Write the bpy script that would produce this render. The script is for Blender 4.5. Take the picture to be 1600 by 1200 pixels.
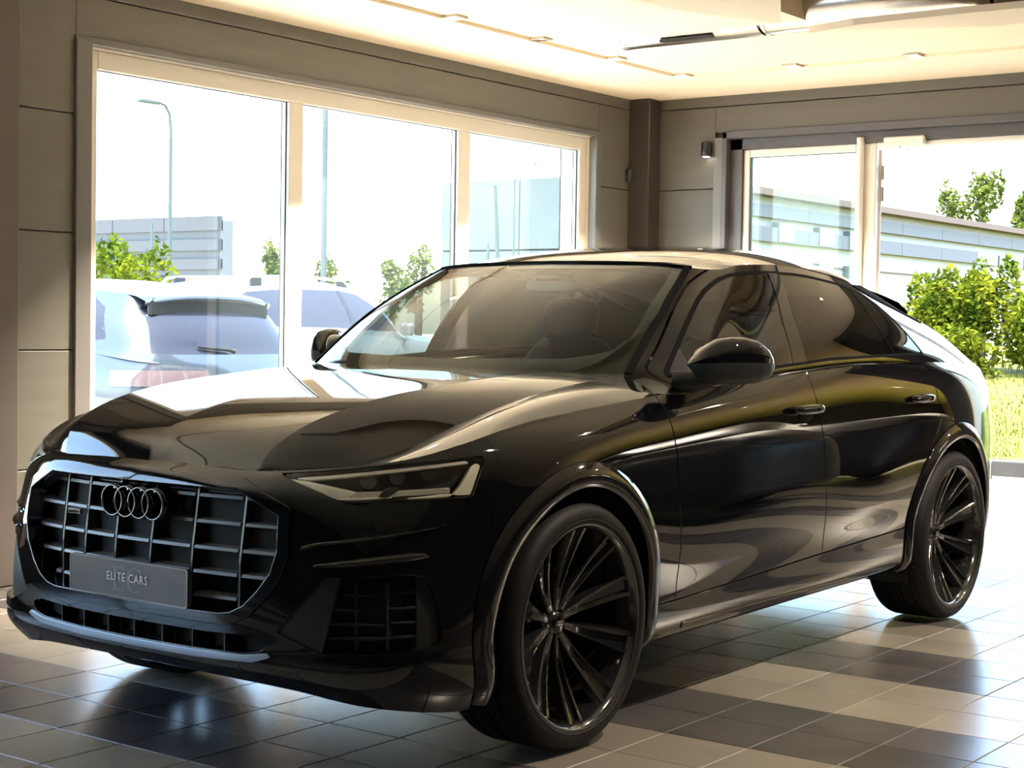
import bpy, math, random
import numpy as np
from mathutils import Vector, Matrix

for o in list(bpy.data.objects):
    bpy.data.objects.remove(o)
SC = bpy.context.scene
COL = SC.collection

# ------------------------------------------------------------------ camera
# world: X runs along the cars' length (towards the glass door), Y towards the window wall, Z up
CAM_P = Vector((-4.137177, -3.765038, 1.304106))
c_r = Vector((0.5962328, -0.8026449, 0.0163589))
c_u = Vector((0.0196982, 0.0349973, 0.9991933))
c_f = Vector((0.8025699, 0.5954295, -0.0366772))
cam = bpy.data.cameras.new('camera')
cam.sensor_width = 36.0
cam.lens = 57.752
cam.clip_start = 0.05
cam.clip_end = 6000
cam_o = bpy.data.objects.new('camera', cam)
COL.objects.link(cam_o)
m = Matrix.Identity(4)
for i in range(3):
    m[i][0], m[i][1], m[i][2], m[i][3] = c_r[i], c_u[i], -c_f[i], CAM_P[i]
cam_o.matrix_world = m
SC.camera = cam_o

# ------------------------------------------------------------------ sky, sun, exposure
SKY_STRENGTH = 1.15
SUN_STRENGTH = 12.0
LAMP_W = 64.0
wd = bpy.data.worlds.new('world')
SC.world = wd
wd.use_nodes = True
nt = wd.node_tree
nt.nodes.clear()
sky = nt.nodes.new('ShaderNodeTexSky')
sky.sky_type = 'NISHITA'
sky.sun_disc = False
sky.sun_elevation = math.radians(70)
sky.sun_rotation = math.radians(233)
sky.altitude = 50
sky.air_density = 1.0
sky.dust_density = 2.5
sky.ozone_density = 1.2
bg = nt.nodes.new('ShaderNodeBackground')
bg.inputs['Strength'].default_value = SKY_STRENGTH
ow = nt.nodes.new('ShaderNodeOutputWorld')
nt.links.new(sky.outputs[0], bg.inputs[0])
nt.links.new(bg.outputs[0], ow.inputs[0])
sun = bpy.data.lights.new('sun', 'SUN')
sun.energy = SUN_STRENGTH
sun.angle = math.radians(0.6)
sun.color = (1.0, 0.95, 0.86)
sun_o = bpy.data.objects.new('sun', sun)
COL.objects.link(sun_o)
sun_o.location = (-8, -10, 20)
# the sun stands high behind the building: it lights the bank, the facades and the parked cars, not the hall
sun_o.rotation_euler = Vector((0.24, 0.16, -1.0)).to_track_quat('-Z', 'Y').to_euler()
SC.view_settings.view_transform = 'Standard'
SC.view_settings.look = 'None'
SC.view_settings.gamma = 1.0
SC.view_settings.use_curve_mapping = False
SC.view_settings.exposure = 0.95
SC.cycles.max_bounces = 10
SC.cycles.diffuse_bounces = 5
SC.cycles.glossy_bounces = 5
SC.cycles.transparent_max_bounces = 24
SC.cycles.transmission_bounces = 6
SC.cycles.caustics_reflective = False
SC.cycles.caustics_refractive = False
SC.cycles.sample_clamp_indirect = 8.0
SC.cycles.use_denoising = True

# ------------------------------------------------------------------ materials
MATS = {}
def nodes(mat):
    mat.use_nodes = True
    t = mat.node_tree
    return t, t.nodes, t.links
def pbr(name, col, rough=0.5, metal=0.0, spec=0.5, coat=0.0, coat_rough=0.02, noise=None, bump=None, emit=None, alpha=None):
    """principled material; noise=(scale, amount) colour variation; bump=(scale, strength)"""
    if name in MATS:
        return MATS[name]
    mat = bpy.data.materials.new(name)
    t, n, l = nodes(mat)
    b = n['Principled BSDF']
    b.inputs['Base Color'].default_value = (*col, 1)
    b.inputs['Roughness'].default_value = rough
    b.inputs['Metallic'].default_value = metal
    b.inputs['Specular IOR Level'].default_value = spec
    b.inputs['Coat Weight'].default_value = coat
    b.inputs['Coat Roughness'].default_value = coat_rough
    if emit:
        b.inputs['Emission Color'].default_value = (*emit[0], 1)
        b.inputs['Emission Strength'].default_value = emit[1]
    if noise or bump:
        tc = n.new('ShaderNodeTexCoord')
    if noise:
        nz = n.new('ShaderNodeTexNoise')
        nz.inputs['Scale'].default_value = noise[0]
        nz.inputs['Detail'].default_value = 5
        l.new(tc.outputs['Object'], nz.inputs['Vector'])
        rp = n.new('ShaderNodeValToRGB')
        a = noise[1]
        rp.color_ramp.elements[0].position = 0.3
        rp.color_ramp.elements[1].position = 0.7
        rp.color_ramp.elements[0].color = (*[max(0, c * (1 - a)) for c in col], 1)
        rp.color_ramp.elements[1].color = (*[min(1, c * (1 + a)) for c in col], 1)
        l.new(nz.outputs['Fac'], rp.inputs[0])
        l.new(rp.outputs[0], b.inputs['Base Color'])
    if bump:
        nb = n.new('ShaderNodeTexNoise')
        nb.inputs['Scale'].default_value = bump[0]
        nb.inputs['Detail'].default_value = 6
        l.new(tc.outputs['Object'], nb.inputs['Vector'])
        bp = n.new('ShaderNodeBump')
        bp.inputs['Strength'].default_value = bump[1]
        bp.inputs['Distance'].default_value = 0.01
        l.new(nb.outputs['Fac'], bp.inputs['Height'])
        l.new(bp.outputs[0], b.inputs['Normal'])
    MATS[name] = mat
    return mat
def glass(name, tint=(0.95, 0.98, 0.96), ior=1.5, rough=0.0, gain=1.0):
    """thin sheet: what is not mirrored passes straight through, tinted"""
    if name in MATS:
        return MATS[name]
    mat = bpy.data.materials.new(name)
    t, n, l = nodes(mat)
    n.clear()
    out = n.new('ShaderNodeOutputMaterial')
    mx = n.new('ShaderNodeMixShader')
    tr = n.new('ShaderNodeBsdfTransparent')
    tr.inputs[0].default_value = (*tint, 1)
    gl = n.new('ShaderNodeBsdfGlossy')
    gl.inputs['Roughness'].default_value = rough
    gl.inputs['Color'].default_value = (gain, gain, gain, 1)
    f0 = ((ior-1)/(ior+1))**2
    lw = n.new('ShaderNodeLayerWeight')
    lw.inputs['Blend'].default_value = 0.5
    pw = n.new('ShaderNodeMath'); pw.operation = 'POWER'; pw.inputs[1].default_value = 4.5
    l.new(lw.outputs['Facing'], pw.inputs[0])
    fr = n.new('ShaderNodeMath'); fr.operation = 'MULTIPLY_ADD'
    fr.inputs[1].default_value = 1-f0; fr.inputs[2].default_value = f0
    l.new(pw.outputs[0], fr.inputs[0])
    l.new(fr.outputs[0], mx.inputs[0])
    l.new(tr.outputs[0], mx.inputs[1])
    l.new(gl.outputs[0], mx.inputs[2])
    l.new(mx.outputs[0], out.inputs[0])
    MATS[name] = mat
    return mat
def emis(name, col, s):
    if name in MATS:
        return MATS[name]
    mat = bpy.data.materials.new(name)
    t, n, l = nodes(mat)
    n.clear()
    out = n.new('ShaderNodeOutputMaterial')
    e = n.new('ShaderNodeEmission')
    e.inputs[0].default_value = (*col, 1)
    e.inputs[1].default_value = s
    l.new(e.outputs[0], out.inputs[0])
    MATS[name] = mat
    return mat

# ------------------------------------------------------------------ object helpers
def tag(o, label=None, cat=None, group=None, kind=None):
    if label: o['label'] = label
    if cat: o['category'] = cat
    if group: o['group'] = group
    if kind: o['kind'] = kind
    return o
def link(o, parent=None):
    COL.objects.link(o)
    if parent is not None:
        o.parent = parent
        o.matrix_parent_inverse = parent_mat(parent).inverted()
    return o
def parent_mat(p):
    mw = p.matrix_basis.copy()
    if p.parent is not None:
        mw = parent_mat(p.parent) @ p.matrix_parent_inverse @ mw
    return mw
def empty(name, loc, rz=0.0):
    o = bpy.data.objects.new(name, None)
    o.empty_display_size = 0.2
    o.location = loc
    o.rotation_euler = (0, 0, rz)
    COL.objects.link(o)
    return o
class MB:
    """collects boxes, tubes, prisms, lathes as one mesh"""
    def __init__(s):
        s.v, s.f, s.sm = [], [], []
    def add(s, vs, fs, smooth=False):
        k = len(s.v)
        s.v += [tuple(v) for v in vs]
        s.f += [tuple(i + k for i in f) for f in fs]
        s.sm += [smooth] * len(fs)
        return s
    def box(s, x0, x1, y0, y1, z0, z1):
        x0, x1 = min(x0, x1), max(x0, x1); y0, y1 = min(y0, y1), max(y0, y1); z0, z1 = min(z0, z1), max(z0, z1)
        vs = [(x0,y0,z0),(x1,y0,z0),(x1,y1,z0),(x0,y1,z0),(x0,y0,z1),(x1,y0,z1),(x1,y1,z1),(x0,y1,z1)]
        return s.add(vs, [(0,3,2,1),(4,5,6,7),(0,1,5,4),(1,2,6,5),(2,3,7,6),(3,0,4,7)])
    def bbox(s, x0, x1, y0, y1, z0, z1, b=0.004):
        """box with chamfered edges"""
        x0, x1 = min(x0, x1), max(x0, x1); y0, y1 = min(y0, y1), max(y0, y1); z0, z1 = min(z0, z1), max(z0, z1)
        c = [(x0+x1)/2, (y0+y1)/2, (z0+z1)/2]; h = [(x1-x0)/2, (y1-y0)/2, (z1-z0)/2]
        b = min(b, min(h) * 0.6)
        vs = []; idx = {}
        for sx in (-1,1):
            for sy in (-1,1):
                for sz in (-1,1):
                    for ax in range(3):
                        p = [sx*(h[0]-b), sy*(h[1]-b), sz*(h[2]-b)]
                        p[ax] = (sx,sy,sz)[ax]*h[ax]
                        idx[(sx,sy,sz,ax)] = len(vs)
                        vs.append([c[i]+p[i] for i in range(3)])
        fs = []
        for ax in range(3):
            o1, o2 = (ax+1)%3, (ax+2)%3
            for sg in (-1,1):
                q = []
                for a1, a2 in ((-1,-1),(1,-1),(1,1),(-1,1)):
                    k = [0,0,0]; k[ax]=sg; k[o1]=a1; k[o2]=a2
                    q.append(idx[(*k,ax)])
                fs.append(q if sg > 0 else q[::-1])
        for ax in range(3):
            o1, o2 = (ax+1)%3, (ax+2)%3
            for s1 in (-1,1):
                for s2 in (-1,1):
                    k0=[0,0,0];k1=[0,0,0];k0[ax]=-1;k1[ax]=1
                    for k in (k0,k1): k[o1]=s1;k[o2]=s2
                    q=[idx[(*k0,o1)],idx[(*k1,o1)],idx[(*k1,o2)],idx[(*k0,o2)]]
                    fs.append(q if s1*s2 < 0 else q[::-1])
        for sx in (-1,1):
            for sy in (-1,1):
                for sz in (-1,1):
                    q=[idx[(sx,sy,sz,a)] for a in range(3)]
                    fs.append(q if sx*sy*sz>0 else q[::-1])
        return s.add(vs, fs)
    def tube(s, pts, r, n=12, cap=True, smooth=True):
        pts = [Vector(p) for p in pts]
        rs = r if isinstance(r, (list, tuple)) else [r]*len(pts)
        vs, fs = [], []
        up = None
        for i, p in enumerate(pts):
            d = (pts[min(i+1,len(pts)-1)] - pts[max(i-1,0)]).normalized()
            if up is None:
                a = Vector((0,0,1)) if abs(d.z) < 0.9 else Vector((1,0,0))
                up = (a - d*a.dot(d)).normalized()
            else:
                up = (up - d*up.dot(d)).normalized()
            sd = d.cross(up)
            for k in range(n):
                t = 2*math.pi*k/n
                vs.append(p + (up*math.cos(t) + sd*math.sin(t))*rs[i])
        for i in range(len(pts)-1):
            for k in range(n):
                k2 = (k+1)%n
                fs.append((i*n+k, i*n+k2, (i+1)*n+k2, (i+1)*n+k))
        s.add(vs, fs, smooth)
        if cap:
            s.add([vs[k] for k in range(n)], [tuple(range(n))[::-1]])
            s.add([vs[(len(pts)-1)*n+k] for k in range(n)], [tuple(range(n))])
        return s
    def prism(s, poly, a, b, axis=2, smooth=False):
        """extrude a 2-D polygon (counter-clockwise) along an axis from a to b"""
        def p3(p, t):
            if axis == 2: return (p[0], p[1], t)
            if axis == 1: return (p[0], t, p[1])
            return (t, p[0], p[1])
        n = len(poly)
        vs = [p3(p, a) for p in poly] + [p3(p, b) for p in poly]
        fs = [tuple(range(n))[::-1], tuple(range(n, 2*n))]
        s.add(vs, fs)
        s.add(vs, [(i, (i+1)%n, n+(i+1)%n, n+i) for i in range(n)], smooth)
        return s
    def lathe(s, prof, c, axis='y', n=64, smooth=True, closed=False):
        """prof = [(r, a)] turned round an axis through c"""
        vs, fs = [], []
        for r, a in prof:
            for k in range(n):
                t = 2*math.pi*k/n
                u, w = r*math.cos(t), r*math.sin(t)
                vs.append((c[0]+u, c[1]+a, c[2]+w) if axis=='y' else (c[0]+u, c[1]+w, c[2]+a) if axis=='z' else (c[0]+a, c[1]+u, c[2]+w))
        mrange = range(len(prof)) if closed else range(len(prof)-1)
        for i in mrange:
            j = (i+1) % len(prof)
            for k in range(n):
                k2=(k+1)%n
                fs.append((i*n+k, j*n+k, j*n+k2, i*n+k2))
        return s.add(vs, fs, smooth)
    def build(s, name, mat, parent=None, sharp=None):
        me = bpy.data.meshes.new(name)
        me.from_pydata(s.v, [], s.f)
        me.polygons.foreach_set('use_smooth', s.sm)
        if sharp is not None:
            me.set_sharp_from_angle(angle=math.radians(sharp))
        me.materials.append(mat)
        me.update()
        return link(bpy.data.objects.new(name, me), parent)
def struct(o):
    o['kind'] = 'structure'
    return o
# ================================================================== THE ROOM
XB, YW, ZC = 6.5, 2.95, 3.0           # glass-door wall, window wall, ceiling
XF, YR = -9.5, -11.0                   # the two walls behind the camera

def wall_paint(name, col, rough=0.45, ribs=True):
    mat = pbr(name, col, rough)
    t, n, l = nodes(mat)
    b = n['Principled BSDF']
    g = n.new('ShaderNodeNewGeometry')
    sx = n.new('ShaderNodeSeparateXYZ')
    l.new(g.outputs['Position'], sx.inputs[0])
    mp = n.new('ShaderNodeMapping')
    mp.inputs['Scale'].default_value = (1.5, 1.5, 26)
    l.new(g.outputs['Position'], mp.inputs[0])
    nz = n.new('ShaderNodeTexNoise')
    nz.inputs['Scale'].default_value = 1.0
    nz.inputs['Detail'].default_value = 4
    l.new(mp.outputs[0], nz.inputs['Vector'])
    rp = n.new('ShaderNodeValToRGB')
    rp.color_ramp.elements[0].color = (*[c*0.93 for c in col], 1)
    rp.color_ramp.elements[1].color = (*[c*1.06 for c in col], 1)
    l.new(nz.outputs['Fac'], rp.inputs[0])
    l.new(rp.outputs[0], b.inputs['Base Color'])
    if ribs:
        mm = n.new('ShaderNodeMath'); mm.operation = 'MULTIPLY'; mm.inputs[1].default_value = 62.0
        l.new(sx.outputs['Z'], mm.inputs[0])
        sn = n.new('ShaderNodeMath'); sn.operation = 'SINE'
        l.new(mm.outputs[0], sn.inputs[0])
        bp = n.new('ShaderNodeBump'); bp.inputs['Strength'].default_value = 0.12; bp.inputs['Distance'].default_value = 0.004
        l.new(sn.outputs[0], bp.inputs['Height'])
        l.new(bp.outputs[0], b.inputs['Normal'])
    return mat
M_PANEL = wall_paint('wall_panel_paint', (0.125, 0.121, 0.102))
M_PANEL2 = wall_paint('far_wall_panel_dimmed', (0.092, 0.083, 0.064))  # panel colour darkened and warmed to tone down the daylight on this wall
M_BACK = pbr('wall_backing', (0.03, 0.028, 0.025), 0.8)
M_GREYTRIM = pbr('grey_trim_paint', (0.13, 0.128, 0.12), 0.4)
M_DARKTRIM = pbr('dark_grey_casing', (0.075, 0.072, 0.075), 0.35)
M_COLUMN = pbr('dark_brown_column_paint', (0.05, 0.042, 0.038), 0.25)
M_PILLAR = pbr('brown_grey_pillar_paint', (0.10, 0.085, 0.078), 0.4, noise=(3, 0.05))
M_FRAME = pbr('white_window_frame', (0.80, 0.75, 0.66), 0.35)
M_CEIL = pbr('cream_ceiling_paint', (0.90, 0.765, 0.565), 0.75, noise=(1.2, 0.015))
M_CEIL2 = pbr('cream_soffit_paint', (0.80, 0.69, 0.53), 0.75)
M_DARKWALL = pbr('unlit_hall_wall_tone', (0.022, 0.022, 0.024), 0.6)  # near-black colour stands for the gloom of the unlit side of the hall
M_BASE = pbr('white_skirting', (0.72, 0.70, 0.63), 0.4)
M_BLACKPL = pbr('black_plastic', (0.012, 0.012, 0.013), 0.35)
M_STEEL = pbr('galvanised_steel', (0.55, 0.54, 0.52), 0.22, metal=1.0, noise=(6, 0.12))
M_WGLASS = glass('window_glass', (0.93, 0.97, 0.955), 1.45)

# ---- floor: grout bed + tiles
M_GROUT = pbr('tile_grout', (0.16, 0.15, 0.135), 0.7)
def tile_mat(name, c0, c1, rough):
    mat = pbr(name, c0, rough)
    t, n, l = nodes(mat)
    b = n['Principled BSDF']
    g = n.new('ShaderNodeNewGeometry')
    oi = n.new('ShaderNodeObjectInfo')
    ad = n.new('ShaderNodeVectorMath'); ad.operation = 'MULTIPLY_ADD'
    ad.inputs[1].default_value = (1, 1, 1)
    cb = n.new('ShaderNodeCombineXYZ')
    mu = n.new('ShaderNodeMath'); mu.operation = 'MULTIPLY'; mu.inputs[1].default_value = 31.0
    l.new(oi.outputs['Random'], mu.inputs[0])
    l.new(mu.outputs[0], cb.inputs[2])
    l.new(g.outputs['Position'], ad.inputs[0])
    l.new(cb.outputs[0], ad.inputs[2])
    nz = n.new('ShaderNodeTexNoise')
    nz.inputs['Scale'].default_value = 2.6
    nz.inputs['Detail'].default_value = 6
    nz.inputs['Roughness'].default_value = 0.55
    nz.inputs['Distortion'].default_value = 0.5
    l.new(ad.outputs[0], nz.inputs['Vector'])
    rp = n.new('ShaderNodeValToRGB')
    rp.color_ramp.elements[0].position = 0.32
    rp.color_ramp.elements[1].position = 0.72
    rp.color_ramp.elements[0].color = (*c0, 1)
    rp.color_ramp.elements[1].color = (*c1, 1)
    l.new(nz.outputs['Fac'], rp.inputs[0])
    hs = n.new('ShaderNodeHueSaturation')
    ma = n.new('ShaderNodeMath'); ma.operation = 'MULTIPLY_ADD'; ma.inputs[1].default_value = 0.22; ma.inputs[2].default_value = 0.89
    l.new(oi.outputs['Random'], ma.inputs[0])
    l.new(ma.outputs[0], hs.inputs['Value'])
    l.new(rp.outputs[0], hs.inputs['Color'])
    l.new(hs.outputs[0], b.inputs['Base Color'])
    bp = n.new('ShaderNodeBump'); bp.inputs['Strength'].default_value = 0.05; bp.inputs['Distance'].default_value = 0.004
    l.new(nz.outputs['Fac'], bp.inputs['Height'])
    l.new(bp.outputs[0], b.inputs['Normal'])
    return mat
M_TBEIGE = tile_mat('beige_stone_tile', (0.215, 0.190, 0.155), (0.265, 0.235, 0.192), 0.26)
M_TDARK = tile_mat('dark_slate_tile', (0.055, 0.051, 0.052), (0.095, 0.087, 0.086), 0.24)
floor = struct(MB().box(XF, XB + 0.4, YR, YW, -0.05, -0.004).build('floor', M_GROUT))
GX, GY, GA = 0.97280, -1.66057, 0.301967
def tile_mesh(name, mat):
    h = GA/2 - 0.0016
    b = MB()
    c = 0.0022
    vs = [(-h,-h,-0.006),(h,-h,-0.006),(h,h,-0.006),(-h,h,-0.006),(-h,-h,-c),(h,-h,-c),(h,h,-c),(-h,h,-c),(-h+c,-h+c,0),(h-c,-h+c,0),(h-c,h-c,0),(-h+c,h-c,0)]
    fs = [(8,9,10,11)]
    for i in range(4):
        j = (i+1)%4
        fs += [(i,j,4+j,4+i),(4+i,4+j,8+j,8+i)]
    me = bpy.data.meshes.new(name)
    me.from_pydata(vs, [], fs)
    me.materials.append(mat)
    return me, vs, fs
tb, TV, TF = tile_mesh('beige_tile', M_TBEIGE)
td, _, _ = tile_mesh('dark_tile', M_TDARK)
def px(p):
    d = Vector(p) - CAM_P
    z = d.dot(c_f)
    if z < 0.1: return None
    return (800 + 2566.7556*d.dot(c_r)/z, 600 - 2566.7556*d.dot(c_u)/z, z)
SIL = [(60,985),(50,760),(150,630),(480,555),(700,400),(1110,385),(1400,455),(1540,620),(1535,900),(1450,965),(1370,915),(1050,1000),(960,1120),(870,1165),(740,1100),(540,1090),(310,1045)]
def inpoly(x, y, P):
    c = False
    for i in range(len(P)):
        (x0,y0),(x1,y1) = P[i], P[i-1]
        if (y0 > y) != (y1 > y) and x < (x1-x0)*(y-y0)/(y1-y0)+x0: c = not c
    return c
near, far = [], []
for i in range(int((XF-GX)/GA)-1, int((XB-GX)/GA)+1):
    for j in range(int((YR-GY)/GA)-1, int((YW-GY)/GA)+1):
        x, y = GX+(i+.5)*GA, GY+(j+.5)*GA
        if x < XF or x > XB+.05 or y < YR or y > YW-.12: continue
        q = px((x, y, 0))
        if q and -70 < q[0] < 1670 and 300 < q[1] < 1260 and not inpoly(q[0], q[1], SIL) and not (q[1] < 880 and q[0] < 1500 and q[0] > 70):
            near.append((q[2], i, j, x, y))
        else:
            far.append((i, j, x, y))
near.sort()
for z, i, j, x, y in near[300:]: far.append((i, j, x, y))
for z, i, j, x, y in near[:300]:
    o = bpy.data.objects.new('tile', td if i % 4 in (2, 3) else tb)
    o.location = (x, y, 0)
    o.rotation_euler = (0, 0, random.Random(i*77+j).choice((0, 1, 2, 3))*math.pi/2)
    link(o, floor)
for kind, mat in ((1, M_TDARK), (0, M_TBEIGE)):
    b = MB()
    for i, j, x, y in far:
        if (i % 4 in (2, 3)) == bool(kind):
            b.add([(v[0]+x, v[1]+y, v[2]) for v in TV], TF)
    o = b.build('floor_tiles', mat, floor)
    o['kind'] = 'stuff'

# ---- window wall (left): backing with opening, insulated panels, trims, skirting
WX0, WX1, WZ0, WZ1 = 1.29, 5.90, 0.34, 2.685
b = MB()
b.box(XF, -5.6, YW+.02, YW+.32, 0, 3.3).box(-0.7, WX0, YW+.02, YW+.32, 0, 3.3).box(-5.6, -0.7, YW+.02, YW+.32, -.1, WZ0).box(-5.6, -0.7, YW+.02, YW+.32, WZ1, 3.3).box(WX1, XB+.4, YW+.02, YW+.32, 0, 3.3).box(WX0, WX1, YW+.02, YW+.32, WZ1, 3.3).box(WX0, WX1, YW+.02, YW+.32, -.1, WZ0)
wall_left = struct(b.build('wall_left', M_BACK))
JZ = [0.0, 0.545, 1.135, 1.725, 2.322, 2.922, 3.02]
for k in range(len(JZ)-1):
    z0, z1 = JZ[k]+.003, JZ[k+1]-.003
    spans = [(XF, -5.7), (-.6, 0.25), (0.78, WX0-.09), (WX1+.03, 6.36)]
    if z0 > 2.6 or z1 < WZ0:
        spans = [(XF, -3.0), (-2.99, .25), (0.78, 6.36)]
    for x0, x1 in spans:
        zz1 = z1
        MB().bbox(x0, x1, YW, YW+.03, z0, zz1, .003).build('panel', M_PANEL, wall_left)
    if JZ[k] < WZ1 < JZ[k+1] - 0.05:
        MB().bbox(WX0-.09, WX1+.03, YW, YW+.03, WZ1+.012, z1, .003).build('panel', M_PANEL, wall_left)
    if JZ[k] < WZ0 < JZ[k+1]:
        MB().bbox(WX0-.09, WX1+.03, YW, YW+.03, z0, WZ0-.01, .003).build('panel', M_PANEL, wall_left)
struct(MB().box(0.80, WX0-.1, YW-.018, YW+.002, 0, .105).box(WX1+.04, 6.34, YW-.018, YW+.002, 0, .105).build('baseboard_left', M_BASE))
struct(MB().bbox(WX0-.10, WX0, YW-.022, YW+.05, WZ0, WZ1+.012).build('trim_1', M_GREYTRIM))
struct(MB().bbox(WX0-.10, WX1+.04, YW-.014, YW+.03, WZ1-.004, WZ1+.03, .002).build('trim_2', M_GREYTRIM))
struct(MB().bbox(WX1-.02, WX1+.05, YW-.018, YW+.05, WZ0, WZ1+.008).build('trim_3', M_GREYTRIM))

# three-light window: frame members, panes
win = struct(MB().box(WX0, WX1, YW+.03, YW+.30, WZ1-.012, WZ1).box(WX0, WX0+.012, YW+.05, YW+.30, WZ0, WZ1).box(WX1-.012, WX1, YW+.03, YW+.30, WZ0, WZ1).box(WX0, WX1, YW+.03, YW+.32, WZ0-.02, WZ0).build('window_1', M_FRAME))
FY0, FY1 = YW+.075, YW+.145
def member(x0, x1, z0, z1, name='window_frame'):
    MB().bbox(x0, x1, FY0, FY1, z0, z1, .006).build(name, M_FRAME, win)
member(WX0+.012, 1.40, WZ0, WZ1-.012); member(2.80, 2.92, WZ0, 2.575); member(4.385, 4.51, WZ0, 2.575); member(5.80, WX1-.012, WZ0, WZ1-.012)
member(1.40, 5.80, 2.575, WZ1-.012); member(1.40, 5.80, WZ0, WZ0+.10)
M_GASKET = pbr('black_gasket', (0.01, 0.01, 0.011), 0.5)
for x0, x1 in ((1.40, 2.80), (2.92, 4.385), (4.51, 5.80)):
    MB().box(x0, x1, FY0+.03, FY0+.036, WZ0+.10, 2.575).build('window_pane', M_WGLASS, win)
    g = MB()
    g.box(x0, x1, FY0+.020, FY0+.03, 2.571, 2.5755).box(x0, x0+.004, FY0+.02, FY0+.03, WZ0+.1, 2.575).box(x1-.005, x1, FY0+.022, FY0+.03, WZ0+.1, 2.575)
    g.build('gasket', M_GASKET, win)
    MB().box(x1-.021, x1-.016, FY0+.045, FY0+.05, WZ0+.1, 2.571).build('spacer_bar', M_GASKET, win)

w2 = struct(MB().box(-5.6, -0.7, FY0, FY1, 2.58, WZ1).box(-5.6, -0.7, FY0, FY1, WZ0, .44).box(-5.6, -5.48, FY0, FY1, .44, 2.58).box(-.82, -.7, FY0, FY1, .44, 2.58).box(-3.2, -3.08, FY0, FY1, .44, 2.58).build('window_2', M_FRAME))
for x0, x1 in ((-5.48, -3.2), (-3.08, -.82)):
    MB().box(x0, x1, FY0+.03, FY0+.036, .44, 2.58).build('window_pane', M_WGLASS, w2)
# ---- pillar at the left edge of the picture, corner column
p = struct(MB().bbox(0.05, 0.793, 2.846, YW+.02, 0, ZC, .008).build('pillar', M_PILLAR))
tag(p, 'brown-grey wall pillar at the left edge', 'pillar')
p = struct(MB().bbox(6.34, XB+.05, 2.772, YW+.02, 0, ZC, .008).build('corner_column', M_COLUMN))
tag(p, 'dark brown square column in the room corner', 'column')

# ---- glass-door wall (far): backing, panels, casing, doors
DY0, DY1, DZ1 = -1.75, 2.20, 2.68
b = MB()
b.box(XB+.02, XB+.32, DY1, YW+.3, 0, 3.3).box(XB+.02, XB+.32, -2.4, DY0, 0, 3.3).box(XB+.02, XB+.32, DY0, DY1, DZ1, 3.3)
wall_back = struct(b.build('wall_back', M_BACK))
for k in range(len(JZ)-1):
    z0, z1 = JZ[k]+.003, JZ[k+1]-.003
    if JZ[k] < DZ1 < JZ[k+1]:
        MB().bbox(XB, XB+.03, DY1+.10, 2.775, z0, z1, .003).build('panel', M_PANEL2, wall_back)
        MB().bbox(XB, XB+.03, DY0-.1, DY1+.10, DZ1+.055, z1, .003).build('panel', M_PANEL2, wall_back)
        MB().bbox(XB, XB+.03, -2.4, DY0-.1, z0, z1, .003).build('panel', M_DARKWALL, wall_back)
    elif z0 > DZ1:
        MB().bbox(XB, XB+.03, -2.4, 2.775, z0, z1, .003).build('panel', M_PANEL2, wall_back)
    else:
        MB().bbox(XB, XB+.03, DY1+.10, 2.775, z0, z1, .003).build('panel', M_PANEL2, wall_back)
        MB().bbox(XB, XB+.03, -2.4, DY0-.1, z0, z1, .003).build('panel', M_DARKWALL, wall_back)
struct(MB().bbox(XB-.012, XB+.06, DY1+.03, DY1+.105, 0, DZ1+.015, .003).build('trim_4', M_GREYTRIM))
struct(MB().bbox(XB-.016, XB+.05, DY1-.005, DY1+.03, 0, DZ1+.05, .003).bbox(XB-.016, XB+.05, DY0-.05, DY1+.03, DZ1+.002, DZ1+.055, .003).build('trim_5', M_DARKTRIM))
struct(MB().box(XB+.05, XB+.20, DY1-.10, DY1, 0, DZ1).box(XB+.05, XB+.20, DY0, DY1, DZ1-.075, DZ1).box(XB+.05, XB+.2, DY0, DY0+.08, 0, DZ1).build('trim_6', M_DARKTRIM))
DX0, DX1 = XB+.075, XB+.125
def leaf(name, y0, y1, st0, st1, top=.058):
    d = struct(MB().bbox(DX0, DX1, y0, y0+st0, 0.01, 2.605, .006).bbox(DX0, DX1, y1-st1, y1, 0.01, 2.605, .006).bbox(DX0, DX1, y0+st0, y1-st1, 2.605-top, 2.605, .006).bbox(DX0, DX1, y0+st0, y1-st1, .01, .20, .006).build(name, M_FRAME))
    MB().box(DX0+.022, DX0+.028, y0+st0, y1-st1, .20, 2.605-top).build('pane', M_WGLASS, d)
    g = MB()
    g.box(DX0+.01, DX0+.04, y1-st1-.008, y1-st1, .2, 2.605-top).box(DX0+.01, DX0+.04, y0+st0, y1-st1, 2.605-top-.004, 2.605-top)
    g.build('gasket', M_GASKET, d)
    return d
d1 = leaf('door_1', 1.158, 2.10, 0.055, 0.05)
# right-hand doorway: fixed frame, its leaf stands wide open to the outside
d2 = struct(MB().bbox(DX0, DX1, 1.06, 1.158, 0.01, 2.605, .006).bbox(DX0, DX1, -.60, -.50, .01, 2.605, .006).bbox(DX0, DX1, -.50, 1.06, 2.565, 2.605, .006).build('door_2', M_FRAME))
def swung(b):
    hx, hy = DX1, 1.062
    ux, uy = .905, .425
    b.v = [(hx+ux*v[0]-uy*v[1], hy+uy*v[0]+ux*v[1], v[2]) for v in b.v]
    return b
lf = swung(MB().bbox(.01, .10, -.025, .025, .02, 2.56, .006).bbox(.90, .99, -.025, .025, .02, 2.56, .006).bbox(.10, .90, -.025, .025, 2.47, 2.56, .006).bbox(.10, .90, -.025, .025, .02, .2, .006)).build('door_leaf', M_FRAME, d2)
swung(MB().box(.10, .90, -.003, .003, .2, 2.47)).build('pane', M_WGLASS, lf)
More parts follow.
